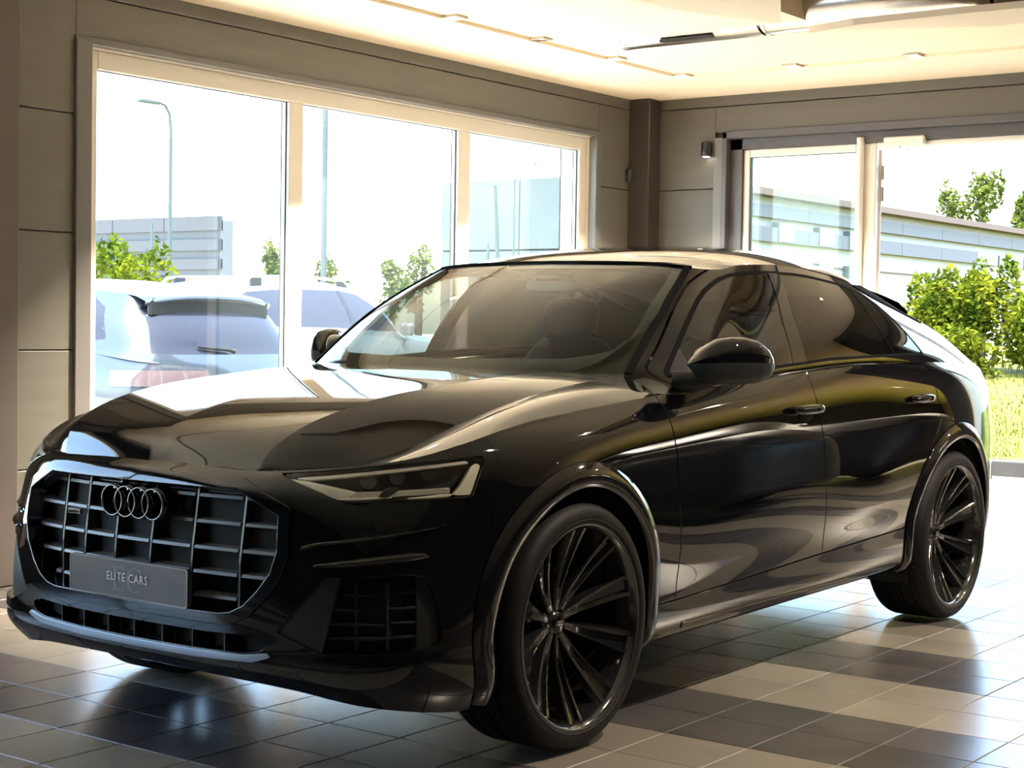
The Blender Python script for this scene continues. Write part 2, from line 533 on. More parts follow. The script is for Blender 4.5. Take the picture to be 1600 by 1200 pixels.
for z in (.3, 1.3, 2.25, 2.40):
    swung(MB().tube([(.0, -.03, z-.05), (.0, -.03, z+.05)], .011, 10)).build('hinge', M_STEEL, lf)
leaf('door_3', -1.66, -0.61, 0.08, 0.08, .045)
MB().tube([(DX0-.03, 1.165, 0.15), (DX0-.03, 1.165, 2.64)], .027, 20).build('pull_bar', M_FRAME, d1)
cl = MB().bbox(DX0-.06, DX0-.002, 0.69, 0.985, 2.57, 2.632, .008).build('closer_box', M_FRAME, d2)
MB().tube([(DX0-.03, .88, 2.57), (DX0-.03, .87, 2.545), (DX0-.06, .80, 2.54)], .006, 8).build('closer_arm', M_STEEL, cl)

# ---- the hall goes on to the right of the glass door
XE = 26.0
struct(MB().box(XB+.32, XE+.3, -2.4, -2.1, -.1, 3.3).box(XE, XE+.3, YR, -2.4, -.1, 3.3).build('wall_annex', M_CEIL2))
struct(MB().box(XB+.4, XE+.3, YR, -2.1, -.05, -.001).build('floor_annex', M_TBEIGE))
struct(MB().box(XB+.4, XE+.3, YR, -2.1, ZC+.02, ZC+.3).build('ceiling_annex', M_CEIL))

# ---- the two walls behind the camera
struct(MB().box(XF-.2, XE+.3, YR-.2, YR, -.1, 3.3).build('wall_right', M_DARKWALL))
struct(MB().box(XF-.2, XF, YR, YW+.3, -.1, 3.3).build('wall_front', M_DARKWALL))

# ---- ceiling: slab, lower border band, cloud panel, duct
SY, SX = 2.085, 5.63
VX0, VX1, VY0, VY1 = 3.35, 4.52, -3.2, .44       # open shaft above the duct
ceiling = struct(MB().box(XF, VX0, YR, YW+.3, ZC+.02, ZC+.3).box(VX1, XB+.4, YR, YW+.3, ZC+.02, ZC+.3).box(VX0, VX1, VY1, YW+.3, ZC+.02, ZC+.3).box(VX0, VX1, YR, VY0, ZC+.02, ZC+.3).box(VX0-.1, VX1+.1, VY0-.1, VY1+.1, ZC+.62, ZC+.7).box(VX0-.04, VX0, VY0, VY1, ZC+.3, ZC+.62).box(VX1, VX1+.04, VY0, VY1, ZC+.3, ZC+.62).box(VX0, VX1, VY1, VY1+.04, ZC+.3, ZC+.62).box(VX0, VX1, VY0-.04, VY0, ZC+.3, ZC+.62).build('ceiling', M_CEIL))
MB().box(XF, SX, SY, YW+.05, ZC, ZC+.02).box(SX, XB+.05, YR, YW+.05, ZC, ZC+.02).build('border_band', M_CEIL, ceiling)
def smooth_poly(P, n=6):
    out = []
    for i in range(len(P)):
        p0, p1, p2, p3 = [Vector((*P[(i+k) % len(P)], 0)) for k in (-1, 0, 1, 2)]
        for k in range(n):
            t = k/n
            out.append(tuple((0.5*((2*p1)+(p2-p0)*t+(2*p0-5*p1+4*p2-p3)*t*t+(3*p1-p0-3*p2+p3)*t**3))[:2]))
    return out
cloud_a = [(2.57,.61),(2.87,.545),(3.15,.46),(3.38,.36),(3.56,.25),(2.98,-.05),(2.3,-.4),(1.2,-.6),(0,-.3),(-.4,.2),(.4,.7),(1.5,.78),(2.1,.72)]
cp = MB().prism(cloud_a[::-1], 2.88, ZC+.03).build('ceiling_raft', M_CEIL2)
tag(cp, 'curved cream ceiling raft on the near side of the metal duct', 'ceiling panel')
cloud_b = smooth_poly([(4.53, .10), (4.62, -.06), (4.60, -.30), (4.52, -.62), (4.40, -.92), (4.56, -1.10), (4.70, -.9), (4.95, -.60), (4.93, -.25), (4.75, .05)], 5) if False else None
CB = [(3.98, .30), (4.05, -.02), (4.17, -.30), (4.30, -.62), (4.28, -.85), (4.10, -1.03), (3.90, -1.08), (3.88, -.6), (3.89, 0.0)]
cp = MB().prism(CB, 2.90, 2.935).build('ceiling_raft', M_CEIL2)
tag(cp, 'rounded cream ceiling raft behind the metal duct', 'ceiling panel')
duct = empty('ventilation_duct', (4.33, -.5, 3.1))
tag(duct, 'round galvanised metal ventilation duct under the ceiling', 'duct')
for y0, y1 in ((1.70, .74), (.73, -.62), (-.63, -1.9), (-1.91, -3.15)):
    pr = MB().tube([(4.33, y0, 3.145), (4.33, y1+.012, 3.145)], .165, 44)
    pr.tube([(4.33, y0, 3.145), (4.33, y0-.02, 3.145)], .169, 44)
    pr.build('duct_section', M_STEEL, duct)
MB().box(4.235, 4.275, 1.05, 1.40, 2.985, 3.0).build('outlet_slot', M_BLACKPL, duct)

# ---- recessed spotlights
M_LED = emis('spot_lens', (1.0, 0.86, 0.62), 28.0)
M_LEDOFF = pbr('spot_lens_off', (0.25, 0.23, 0.2), 0.3)
M_BEZEL = pbr('spot_bezel', (0.55, 0.47, 0.36), 0.35)
M_CAN = pbr('spot_can', (0.10, 0.09, 0.08), 0.4)
spots = []
for k in (-1, 0, 1, 2, 3): spots.append((3.095+.828*k, 2.04))
for k in range(1, 5): spots.append((5.58, 2.04-.828*k))
cols = {3: 'the nearest lit one over the first window post', }
def spot(x, y, lit, label, spread=90, gain=1.0):
    r = empty('ceiling_spotlight', (x, y, ZC+.018))
    tag(r, label, 'spotlight', 'square recessed spotlights in the ceiling')
    b = MB()
    a, c = .052, .040
    z0, z1 = ZC+.006, ZC+.021
    b.box(x-a, x+a, y-a, y-c, z0, z1).box(x-a, x+a, y+c, y+a, z0, z1).box(x-a, x-c, y-c, y+c, z0, z1).box(x+c, x+a, y-c, y+c, z0, z1)
    b.build('bezel', M_BEZEL, r)
    MB().box(x-c, x+c, y-c, y+c, ZC+.0175, ZC+.0195).build('can', M_CAN, r)
    MB().lathe([(.0005, ZC+.012), (.030, ZC+.012), (.033, ZC+.0176)], (x, y, 0), 'z', 24).build('lens', M_LED if lit else M_LEDOFF, r)
    if lit:
        L = bpy.data.lights.new('spot_light', 'AREA')
        L.shape = 'DISK'; L.size = .06; L.energy = LAMP_W*gain*(.5 if x > 5.3 and x < 5.7 and y < 1.9 else 1.0 if x > 5.3 and y > 1.9 else 3.0 if y > 1.9 else 1.0); L.color = (1.0, 0.86, 0.68); L.spread = math.radians(spread)
        lo = bpy.data.objects.new('spot_light', L)
        lo.location = (x, y, ZC+.004)
        link(lo, r)
names = ['farthest left in view', 'unlit one, second in view', 'third in view', 'one in the corner of the light line', 'first from the corner over the glass door', 'second from the corner over the glass door', 'third from the corner over the glass door']
for x, y in spots:
    if y > 2.0 and x > 3.0 and x < 5.7:
        k = int(round((x-3.095)/.828))
        lab = ['lit square ceiling spotlight farthest left, over the middle window', 'unlit square ceiling spotlight over the window wall', 'lit square ceiling spotlight left of the corner one', 'lit square ceiling spotlight at the corner of the light line'][k]
        spot(x, y, k != 1, lab)
    elif x > 5.5 and y < 2.0 and y > 0:
        k = int(round((2.04-y)/.828))-1
        spot(x, y, True, ['lit square ceiling spotlight over the door pull bar', 'lit square ceiling spotlight over the right glass door', 'lit square ceiling spotlight at the right edge'][min(k, 2)])
    elif y > 2.0 and x > 5.7:
        pass
    else:
        spot(x, y, True, 'added square ceiling spotlight out of view that brightens the hall')
for x in (0.9, 3.2, 5.6, 8.4, 12.0, 16.0, 20.0, 24.0):  # added lamps out of view, brightening the floor, ceiling and door reflections
    for y in ((-2.5,) if x < 5 else (-3.4, -6.4) if x < 7 else (-5.0,)):
        spot(x, y, True, 'added square ceiling spotlight out of view that brightens the hall', 150, .62 if x < 7 else 5.0)

# ---- small wall fittings
r = empty('wall_lamp', (XB, 2.345, 2.58))
tag(r, 'small black cylindrical wall lamp beside the glass door', 'wall lamp')
MB().lathe([(.0005, -.055), (.034, -.055), (.038, -.048), (.038, .045), (.034, .052), (.0005, .052)], (XB-.05, 2.345, 2.61), 'z', 24).build('lamp_body', M_BLACKPL, r)
MB().box(XB-.03, XB+.001, 2.325, 2.365, 2.585, 2.635).build('bracket', M_BLACKPL, r)
MB().lathe([(.0005, -.0562), (.026, -.0562), (.026, -.054)], (XB-.05, 2.345, 2.61), 'z', 20).build('lens', emis('wall_lamp_lens', (1, .93, .8), 14), r)
r = empty('security_sensor', (6.30, YW-.01, 2.36))
tag(r, 'small black and grey sensor on the wall beside the corner column', 'sensor')
MB().bbox(6.285, 6.338, YW-.045, YW+.001, 2.375, 2.485, .014).build('housing', M_BLACKPL, r)
MB().bbox(6.296, 6.331, YW-.05, YW-.043, 2.395, 2.465, .003).build('front_plate', pbr('grey_plastic', (.05, .05, .055), .4), r)
def nat_spline(t, P, tq):
    """natural cubic spline through P (n,d) at knots t evaluated at tq"""
    t=np.asarray(t,float);P=np.asarray(P,float);tq=np.asarray(tq,float)
    n=len(t)
    if n==2:
        w=((tq-t[0])/(t[1]-t[0]))[:,None];return P[0]*(1-w)+P[1]*w
    h=np.diff(t);A=np.zeros((n,n));b=np.zeros((n,P.shape[1]))
    A[0,0]=A[-1,-1]=1
    for i in range(1,n-1):
        A[i,i-1]=h[i-1];A[i,i]=2*(h[i-1]+h[i]);A[i,i+1]=h[i]
        b[i]=6*((P[i+1]-P[i])/h[i]-(P[i]-P[i-1])/h[i-1])
    M=np.linalg.solve(A,b)
    k=np.clip(np.searchsorted(t,tq,side='right')-1,0,n-2)
    hk=h[k][:,None];a=((t[k+1]-tq)[:,None])/hk;c=1-a
    return a*P[k]+c*P[k+1]+((a**3-a)*M[k]+(c**3-c)*M[k+1])*hk*hk/6
def chord(P,pw=.5):
    P=np.asarray(P,float);d=np.linalg.norm(np.diff(P,axis=0),axis=1)**pw
    return np.r_[0,np.cumsum(np.maximum(d,1e-6))]
def curve(P,n=None,tq=None,pw=.7):
    t=chord(P,pw);t=t/t[-1]
    return nat_spline(t,P,np.linspace(0,1,n) if tq is None else np.asarray(tq))
def tensor(L,ns,nt,crease=(),ends=None):
    """L (loops,stations,3) -> dense grid (nt,ns,3); natural splines both ways, split at crease loops"""
    L=np.asarray(L,float)
    ts=np.mean([chord(l,.8)/chord(l,.8)[-1] for l in L],axis=0)
    su=dens(ts,ns)
    D=np.stack([nat_spline(ts,l,su) for l in L])        # loops,ns,3
    cuts=[0,*crease,len(L)-1]
    tt=np.mean([chord(D[:,j],.8) for j in range(0,D.shape[1],7)],axis=0)
    tot=tt[-1];out=[]
    for a,b in zip(cuts[:-1],cuts[1:]):
        m=max(2,int(round(nt*(tt[b]-tt[a])/tot))+1)
        q=np.linspace(tt[a],tt[b],m)
        blk=np.stack([nat_spline(tt[a:b+1],D[a:b+1,j],q) for j in range(D.shape[1])],axis=1)
        out.append(blk if not out else blk[1:])
    return np.concatenate(out)
def dens(ts,n): return np.linspace(0,1,n)
B=[]
B.append([(-.872,0,.882),(-.864,.22,.881),(-.840,.42,.876),(-.797,.55,.884),(-.735,.665,.896),(-.625,.775,.914),(-.46,.855,.955),(-.22,.872,1.001),(.06,.882,1.033),(.55,.893,1.073),(1.1,.906,1.106),(1.65,.910,1.138),(2.2,.910,1.160),(2.7,.908,1.165),(3.0,.910,1.160),(3.35,.885,1.145),(3.65,.825,1.125),(3.85,.72,1.115),(3.97,.45,1.11),(4.0,0,1.11)])
B.append([(-.905,0,.856),(-.898,.22,.855),(-.876,.42,.849),(-.832,.555,.855),(-.765,.675,.862),(-.645,.79,.872),(-.46,.885,.905),(-.22,.925,.955),(.06,.938,.985),(.55,.934,1.018),(1.1,.942,1.045),(1.65,.944,1.07),(2.2,.945,1.09),(2.7,.948,1.095),(3.0,.950,1.09),(3.35,.925,1.07),(3.65,.865,1.04),(3.87,.745,1.02),(4.02,.46,1.01),(4.05,0,1.01)])
B.append([(-.925,0,.795),(-.918,.22,.795),(-.893,.43,.79),(-.848,.575,.79),(-.778,.70,.795),(-.655,.81,.80),(-.46,.905,.815),(-.22,.96,.875),(.06,.972,.90),(.55,.961,.925),(1.1,.964,.945),(1.65,.966,.96),(2.2,.969,.97),(2.7,.980,.98),(3.0,.982,.97),(3.35,.955,.95),(3.65,.89,.92),(3.88,.765,.90),(4.04,.47,.89),(4.07,0,.89)])
B.append([(-.932,0,.69),(-.925,.22,.69),(-.903,.44,.69),(-.860,.59,.69),(-.79,.72,.69),(-.665,.83,.69),(-.46,.92,.70),(-.22,.978,.775),(.06,.985,.79),(.55,.971,.80),(1.1,.973,.82),(1.65,.976,.83),(2.2,.978,.84),(2.7,.988,.84),(3.0,.992,.84),(3.35,.965,.82),(3.65,.90,.79),(3.88,.77,.77),(4.04,.48,.76),(4.07,0,.76)])
B.append([(-.932,0,.57),(-.925,.22,.57),(-.905,.44,.57),(-.866,.60,.57),(-.80,.735,.57),(-.675,.845,.57),(-.46,.932,.58),(-.22,.982,.64),(.06,.985,.65),(.55,.972,.66),(1.1,.974,.675),(1.65,.976,.685),(2.2,.978,.69),(2.7,.982,.69),(3.0,.99,.69),(3.35,.965,.67),(3.65,.90,.64),(3.88,.77,.62),(4.05,.48,.61),(4.08,0,.61)])
B.append([(-.930,0,.455),(-.924,.22,.455),(-.905,.44,.455),(-.87,.605,.455),(-.81,.745,.455),(-.69,.86,.455),(-.46,.938,.46),(-.22,.978,.51),(.06,.97,.53),(.55,.962,.535),(1.1,.962,.545),(1.65,.963,.555),(2.2,.966,.555),(2.7,.965,.555),(3.0,.98,.55),(3.35,.96,.53),(3.65,.90,.51),(3.88,.77,.49),(4.04,.48,.48),(4.07,0,.48)])
B.append([(-.92,0,.38),(-.914,.22,.38),(-.897,.44,.38),(-.868,.605,.38),(-.812,.75,.38),(-.695,.865,.38),(-.46,.938,.385),(-.22,.96,.42),(.06,.955,.43),(.55,.946,.405),(1.1,.945,.42),(1.65,.947,.435),(2.2,.950,.45),(2.7,.955,.45),(3.0,.96,.44),(3.35,.945,.42),(3.65,.89,.40),(3.87,.76,.38),(4.02,.47,.37),(4.05,0,.37)])
B.append([(-.90,0,.315),(-.895,.22,.315),(-.88,.44,.315),(-.853,.60,.31),(-.80,.745,.30),(-.685,.86,.285),(-.46,.93,.27),(-.22,.945,.28),(.06,.94,.28),(.55,.935,.285),(1.1,.935,.29),(1.65,.936,.295),(2.2,.938,.30),(2.7,.94,.31),(3.0,.94,.31),(3.35,.92,.31),(3.65,.86,.32),(3.83,.73,.32),(3.95,.45,.32),(3.97,0,.32)])
B.append([(-.83,0,.27),(-.83,.22,.27),(-.815,.43,.265),(-.79,.58,.255),(-.745,.72,.235),(-.64,.83,.215),(-.44,.89,.195),(-.22,.89,.22),(.06,.89,.24),(.55,.90,.25),(1.1,.90,.255),(1.65,.90,.262),(2.2,.90,.268),(2.7,.90,.27),(3.0,.90,.27),(3.35,.88,.28),(3.6,.82,.29),(3.78,.70,.29),(3.88,.43,.29),(3.9,0,.29)])
B=np.array(B,float)
# ================================================================== SURFACE TOOLS
class Sf:
    """surface patch: points, unit normals, polygons (x along the car, y = distance from its centre plane, z up)"""
    def __init__(s, V, N, F):
        s.V, s.N, s.F = V, N, F
def unit(a):
    return a/np.maximum(np.linalg.norm(a, axis=-1, keepdims=True), 1e-12)
def grid_sf(G, out=(0, 1, 0), at=None):
    G = np.asarray(G, float)
    nt_, ns_ = G.shape[:2]
    du = np.gradient(G, axis=1); dv = np.gradient(G, axis=0)
    for d in (du, dv):      # degenerate rows/columns borrow their neighbours' direction
        ln = np.linalg.norm(d, axis=-1)
        if (ln[:, 0] < 1e-6).all(): d[:, 0] = d[:, 1]
        if (ln[0] < 1e-6).all(): d[0] = d[1]
    N = np.cross(du, dv)
    bad = np.linalg.norm(N, axis=-1) < 1e-10
    if bad.any():
        for i, j in zip(*np.nonzero(bad)):
            ii = min(max(i, 1), nt_-2); jj = min(max(j, 1), ns_-2)
            N[i, j] = N[ii, jj]
    N = unit(N)
    i, j = at if at else (nt_//2, ns_//2)
    idx = np.arange(nt_*ns_).reshape(nt_, ns_)
    a, b, c, d = idx[:-1, :-1].ravel(), idx[:-1, 1:].ravel(), idx[1:, 1:].ravel(), idx[1:, :-1].ravel()
    if N[i, j] @ np.array(out) < 0:
        N = -N
        Q = np.stack([a, d, c, b], 1)
    else:
        Q = np.stack([a, b, c, d], 1)
    V = G.reshape(-1, 3).copy(); N = N.reshape(-1, 3).copy()
    on = np.abs(V[:, 1]) < 1e-4
    N[on, 1] = 0
    N = unit(N)
    return Sf(V, N, [tuple(q) for q in Q.tolist()])
def compact(V, N, F):
    used = np.zeros(len(V), bool)
    for f in F:
        for i in f: used[i] = True
    mp = np.cumsum(used)-1
    ml = mp.tolist()
    return Sf(V[used], N[used], [tuple(ml[i] for i in f) for f in F])
def cut(s, d):
    """split along the zero line of d (one value per point) -> (d<0 part, d>=0 part)"""
    d = np.where(np.abs(d) < 1e-7, 1e-7, d)
    sg = (d < 0).tolist()
    neg, pos = [], []
    nv, nn, cache = [], [], {}
    base = len(s.V)
    def edge(i, j):
        k = (i, j) if i < j else (j, i)
        if k in cache: return cache[k]
        t = d[i]/(d[i]-d[j])
        nv.append(s.V[i]+(s.V[j]-s.V[i])*t)
        nn.append(s.N[i]+(s.N[j]-s.N[i])*t)
        cache[k] = base+len(nv)-1
        return cache[k]
    for f in s.F:
        c = sum(sg[i] for i in f)
        if c == len(f): neg.append(f)
        elif c == 0: pos.append(f)
        else:
            a, b = [], []
            for q in range(len(f)):
                i, j = f[q], f[(q+1) % len(f)]
                (a if sg[i] else b).append(i)
                if sg[i] != sg[j]:
                    e = edge(i, j); a.append(e); b.append(e)
            if len(a) > 2: neg.append(tuple(a))
            if len(b) > 2: pos.append(tuple(b))
    V = np.vstack([s.V, np.array(nv)]) if nv else s.V
    N = np.vstack([s.N, unit(np.array(nn))]) if nn else s.N
    return compact(V, N, neg), compact(V, N, pos)
def inside(s, fn, off=0.0):
    return cut(s, fn(s.V)+off)[0]
def outside(s, fn, off=0.0):
    return cut(s, fn(s.V)-off)[1]
def split(s, fn, gap=0.004):
    """(inside, outside) with a gap between them"""
    d = fn(s.V)
    a, _ = cut(s, d+gap/2)
    _, b = cut(s, d-gap/2)
    return a, b
def mirror(s):
    V = s.V.copy(); N = s.N.copy()
    V[:, 1] *= -1; N[:, 1] *= -1
    return Sf(V, N, [f[::-1] for f in s.F])
def join(*ss):
    V, N, F, k = [], [], [], 0
    for s in ss:
        V.append(s.V); N.append(s.N)
        F += [tuple(i+k for i in f) for f in s.F]
        k += len(s.V)
    return Sf(np.vstack(V), np.vstack(N), F)
def offset(s, d):
    return Sf(s.V+s.N*(d if np.isscalar(d) else d[:, None]), s.N.copy(), list(s.F))
def rim(s, depth=.014, bev=.0016, skip=None):
    """turn the open edges inwards with a small rounding (edges on the centre plane stay open)"""
    cnt = {}
    for f in s.F:
        for q in range(len(f)):
            i, j = f[q], f[(q+1) % len(f)]
            k = (i, j) if i < j else (j, i)
            cnt[k] = None if k in cnt else (i, j)
    ed = [e for e in cnt.values() if e and not (abs(s.V[e[0]][1]) < 2e-3 and abs(s.V[e[1]][1]) < 2e-3)]
    if skip is not None: ed = [e for e in ed if not (skip(s.V[e[0]]) and skip(s.V[e[1]]))]
    if not ed: return s
    out = {}
    for i, j in ed:
        o = np.cross(s.V[j]-s.V[i], (s.N[i]+s.N[j]))
        L = np.linalg.norm(o)
        if L < 1e-12: continue
        for k in (i, j): out[k] = out.get(k, 0)+o/L
    ids = {}
    V, N = [], []
    base = len(s.V)
    for k, o in out.items():
        n = s.N[k]
        o = o/max(np.linalg.norm(o), 1e-9)
        ids[k] = base+len(V)
        V += [s.V[k]+o*bev-n*bev, s.V[k]+o*bev-n*depth]
        N += [o, o]
    F = list(s.F)
    for i, j in ed:
        if i not in ids or j not in ids: continue
        a, b = ids[i], ids[j]
        F += [(j, i, a, b), (b, a, a+1, b+1)]
    return Sf(np.vstack([s.V, np.array(V)]), np.vstack([s.N, np.array(N)]), F)
def solid(s, th=.01, bev=.0015):
    """closed sheet of thickness th"""
    r = rim(s, th, bev)
    back = Sf(s.V-s.N*th, -s.N, [f[::-1] for f in s.F])
    return join(r, back)
def sf_obj(name, s, mat, parent=None, label=None):
    me = bpy.data.meshes.new(name)
    me.from_pydata(s.V.tolist(), [], s.F)
    me.polygons.foreach_set('use_smooth', [True]*len(me.polygons))
    me.materials.append(mat)
    me.update()
    me.normals_split_custom_set_from_vertices(s.N.tolist())
    o = link(bpy.data.objects.new(name, me), parent)
    if label: o['label'] = label
    return o
def both(name, s, mat, parent, label=None):
    """the part on the near side (y<0) and its mirror image on the far side"""
    return sf_obj(name, mirror(s), mat, parent, label), sf_obj(name, s, mat, parent, label)
def sdpoly(P2, poly):
    """signed distance to a polygon, negative inside"""
    P2 = np.asarray(P2, float); poly = np.asarray(poly, float)
    d = np.full(len(P2), 1e9); ins = np.zeros(len(P2), bool)
    for i in range(len(poly)):
        a, b = poly[i-1], poly[i]
        e = b-a; w = P2-a
        t = np.clip((w@e)/(e@e+1e-12), 0, 1)
        q = w-t[:, None]*e
        d = np.minimum(d, (q*q).sum(1))
        c1 = P2[:, 1] >= a[1]; c2 = P2[:, 1] < b[1]; c3 = e[0]*w[:, 1] > e[1]*w[:, 0]
        ins ^= (c1 & c2 & c3) | (~c1 & ~c2 & ~c3)
    d = np.sqrt(d)
    return np.where(ins, -d, d)
def XZ(poly): return lambda V: sdpoly(V[:, [0, 2]], poly)
def HZ(poly): return lambda V: sdpoly(V[:, [1, 2]], poly)
def UZ(poly): return lambda V: sdpoly(np.c_[V[:, 0]+V[:, 1], V[:, 2]], poly)
def circ(cx, cz, r): return lambda V: np.hypot(V[:, 0]-cx, V[:, 2]-cz)-r
def right_of(tab):
    """positive behind the line X(Z) given as [(Z, X)...]"""
    t = sorted(tab); zs = [a for a, _ in t]; xs = [b for _, b in t]
    return lambda V: V[:, 0]-np.interp(V[:, 2], zs, xs)
def above(tab):
    t = sorted(tab); xs = [a for a, _ in t]; zs = [b for _, b in t]
    return lambda V: V[:, 2]-np.interp(V[:, 0], xs, zs)
def clip(s, *fns):
    """keep where every function is negative"""
    for f in fns: s = cut(s, f(s.V))[0]
    return s
def neg(fn, off=0.0): return lambda V: -fn(V)+off
def shift(fn, off): return lambda V: fn(V)+off
# ================================================================== THE BLACK CAR
M_PAINT = pbr('black_car_paint', (0.0022, 0.0024, 0.0034), 0.03, spec=0.5, coat=0.7, coat_rough=0.0)
M_GLOSS = pbr('gloss_black_trim', (0.005, 0.005, 0.006), 0.05, spec=0.5, coat=0.5, coat_rough=0.0)
M_SATIN = pbr('satin_black_plastic', (0.014, 0.015, 0.018), 0.38)
M_INNER = pbr('black_underbody', (0.006, 0.006, 0.007), 0.8)
M_RUBBER = pbr('tyre_rubber', (0.007, 0.007, 0.0075), 0.6, spec=.25, bump=(60, .1))
M_RIM = pbr('black_gloss_rim', (0.012, 0.012, 0.013), 0.12, spec=.8, coat=1.0)
M_RIMDARK = pbr('black_rim_pocket', (0.006, 0.006, 0.007), 0.3)
M_SCREEN = glass('windscreen_glass', (0.80, 0.86, 0.82), 1.5)
M_SIDEGL = glass('front_door_glass', (0.30, 0.34, 0.32), 2.0)
M_PRIVACY = glass('tinted_rear_glass', (0.03, 0.03, 0.034), 1.6)
M_FRIT = pbr('black_glass_border', (0.012, 0.012, 0.012), 0.06, coat=0.5)
M_LENS = glass('headlamp_cover', (0.90, 0.92, 0.92), 1.5)
M_DRL = pbr('cream_light_guide', (0.88, 0.82, 0.66), 0.25, coat=0.5)
M_DRL2 = pbr('silver_light_guide', (0.66, 0.62, 0.52), 0.25, metal=0.3)
M_SILVER = pbr('satin_grey_strip', (0.36, 0.40, 0.46), 0.32, metal=0.7)
M_PLATE = pbr('grey_number_plate', (0.115, 0.105, 0.11), 0.32, noise=(5, .05))
M_WHITEPR = pbr('white_lettering', (0.72, 0.70, 0.68), 0.5)
M_EC = pbr('grey_lettering', (0.165, 0.155, 0.16), 0.45)
M_GREYPL = pbr('dark_grey_grille_plastic', (0.26, 0.28, 0.32), 0.5)
M_SLAT = pbr('satin_grey_slat', (0.12, 0.12, 0.125), 0.4, metal=.2)
M_BLADE = pbr('dark_grille_blade', (0.012, 0.012, 0.013), 0.3)
M_RIBS = pbr('radiator_black', (0.02, 0.024, 0.03), 0.5)
M_DCHROME = pbr('dark_chrome', (0.22, 0.22, 0.22), 0.18, metal=1.0)
M_CHROME = pbr('chrome', (0.75, 0.75, 0.74), 0.12, metal=1.0)
M_TAIL = pbr('red_tail_lamp', (0.18, 0.004, 0.006), 0.1, coat=1.0)
M_SEAT = pbr('black_leather', (0.022, 0.022, 0.023), 0.45)
M_DASH = pbr('dark_dashboard', (0.03, 0.029, 0.028), 0.6)

car = empty('car', (1.55, 0, 0))
tag(car, 'glossy black SUV coupe with dark multi-spoke wheels parked on the tiles', 'car')

LOWG = tensor(B, 400, 100)
low = grid_sf(LOWG, (0, 1, 0), (50, 230))

# --- greenhouse loops: foot, window base, two in between, roof edge
g0 = np.array([(.38,0,1.10),(.41,.32,1.10),(.52,.62,1.10),(.575,.80,1.085),(.60,.893,1.077),(.95,.903,1.098),(1.3,.907,1.118),(1.65,.910,1.138),(2.0,.9105,1.153),(2.4,.910,1.163),(2.75,.907,1.165),(3.1,.902,1.157),(3.4,.878,1.142),(3.65,.825,1.125),(3.9,.62,1.112),(4.0,0,1.11)])
g1 = np.array([(.42,0,1.138),(.445,.32,1.14),(.55,.62,1.142),(.625,.765,1.128),(.70,.872,1.112),(.97,.893,1.125),(1.3,.903,1.147),(1.65,.908,1.165),(2.0,.909,1.178),(2.4,.906,1.188),(2.75,.898,1.192),(3.1,.88,1.19),(3.38,.845,1.18),(3.60,.78,1.17),(3.80,.55,1.16),(3.87,0,1.16)])
g4 = np.array([(1.19,0,1.548),(1.197,.3,1.544),(1.21,.5,1.536),(1.235,.60,1.526),(1.33,.655,1.522),(1.45,.672,1.54),(1.62,.68,1.552),(1.82,.683,1.557),(2.05,.68,1.552),(2.38,.665,1.528),(2.70,.643,1.487),(2.98,.615,1.435),(3.17,.59,1.40),(3.25,.54,1.405),(3.29,.35,1.425),(3.31,0,1.435)])
outw = np.zeros_like(g1)
for k in range(16):
    w = min(max((k-2)/2.0, 0), 1); r_ = min(max((k-12)/2.0, 0), 1)
    outw[k] = unit(np.array([-(1-w)*.7+r_*.8, w*(1-r_)*.9+.0, .55]))
def mid(f, bulge): return g1*(1-f)+g4*f+outw*np.array(bulge)[:, None]
bl = [.035]*3+[.026]+[.02]*9+[.02, .02, .02]
g2 = mid(.36, bl); g3 = mid(.72, [b*.85 for b in bl])
GH = tensor(np.array([g0, g1, g2, g3, g4]), 340, 46)
gh = grid_sf(GH, (0, 1, 0), (23, 170))
# --- roof skin
CEN = np.array([(1.19,0,1.548),(1.34,0,1.584),(1.6,0,1.622),(2.0,0,1.648),(2.4,0,1.643),(2.8,0,1.606),(3.1,0,1.551),(3.30,0,1.500)])
EDG = g4[3:13]
nr = 110
ce = curve(CEN, nr); 
ts_ = np.mean([chord(l,.8)/chord(l,.8)[-1] for l in (g0,g1,g2,g3,g4)], axis=0)
ed_full = GH[-1]
k0 = int(round(ts_[3]*339)); k1 = int(round(ts_[12]*339))
ed = curve(ed_full[k0:k1+1], nr, pw=1.0)
ed_end = np.array([3.24, .60, 1.418])
W = np.linspace(0, 1, 40)
RG = np.zeros((40, nr, 3))
for i, w in enumerate(W):
    RG[i, :, 1] = ed[:, 1]*w
    RG[i, :, 0] = ce[:, 0]+(ed[:, 0]-ce[:, 0])*w**2.2
    RG[i, :, 2] = ce[:, 2]+(ed[:, 2]-ce[:, 2])*w**2.9
roof = grid_sf(RG, (0, 0, 1))

# --- bonnet: centre field, flank outside the ridge, strip on the wing
R_ = np.array([(-.840,.42,.876),(-.80,.450,.940),(-.70,.475,1.000),(-.55,.495,1.046),(-.35,.505,1.082),(-.1,.51,1.107),(.2,.515,1.130),(.52,.53,1.142)])
Md = np.array([(-.863,.22,.881),(-.818,.235,.945),(-.712,.24,.999),(-.55,.245,1.046),(-.35,.25,1.084),(-.1,.255,1.115),(.2,.26,1.136),(.45,.265,1.145)])
Ce = np.array([(-.872,0,.882),(-.824,0,.948),(-.716,0,1.002),(-.55,0,1.049),(-.35,0,1.087),(-.1,0,1.118),(.2,0,1.139),(.425,0,1.146)])
Sh = np.array([(-.838,.425,.876),(-.785,.55,.887),(-.69,.645,.900),(-.56,.68,.921),(-.38,.69,.968),(-.13,.693,1.030),(.2,.70,1.090),(.60,.715,1.135)])
Cr = B[0][[2,3,4,5,6,7,8,9]]
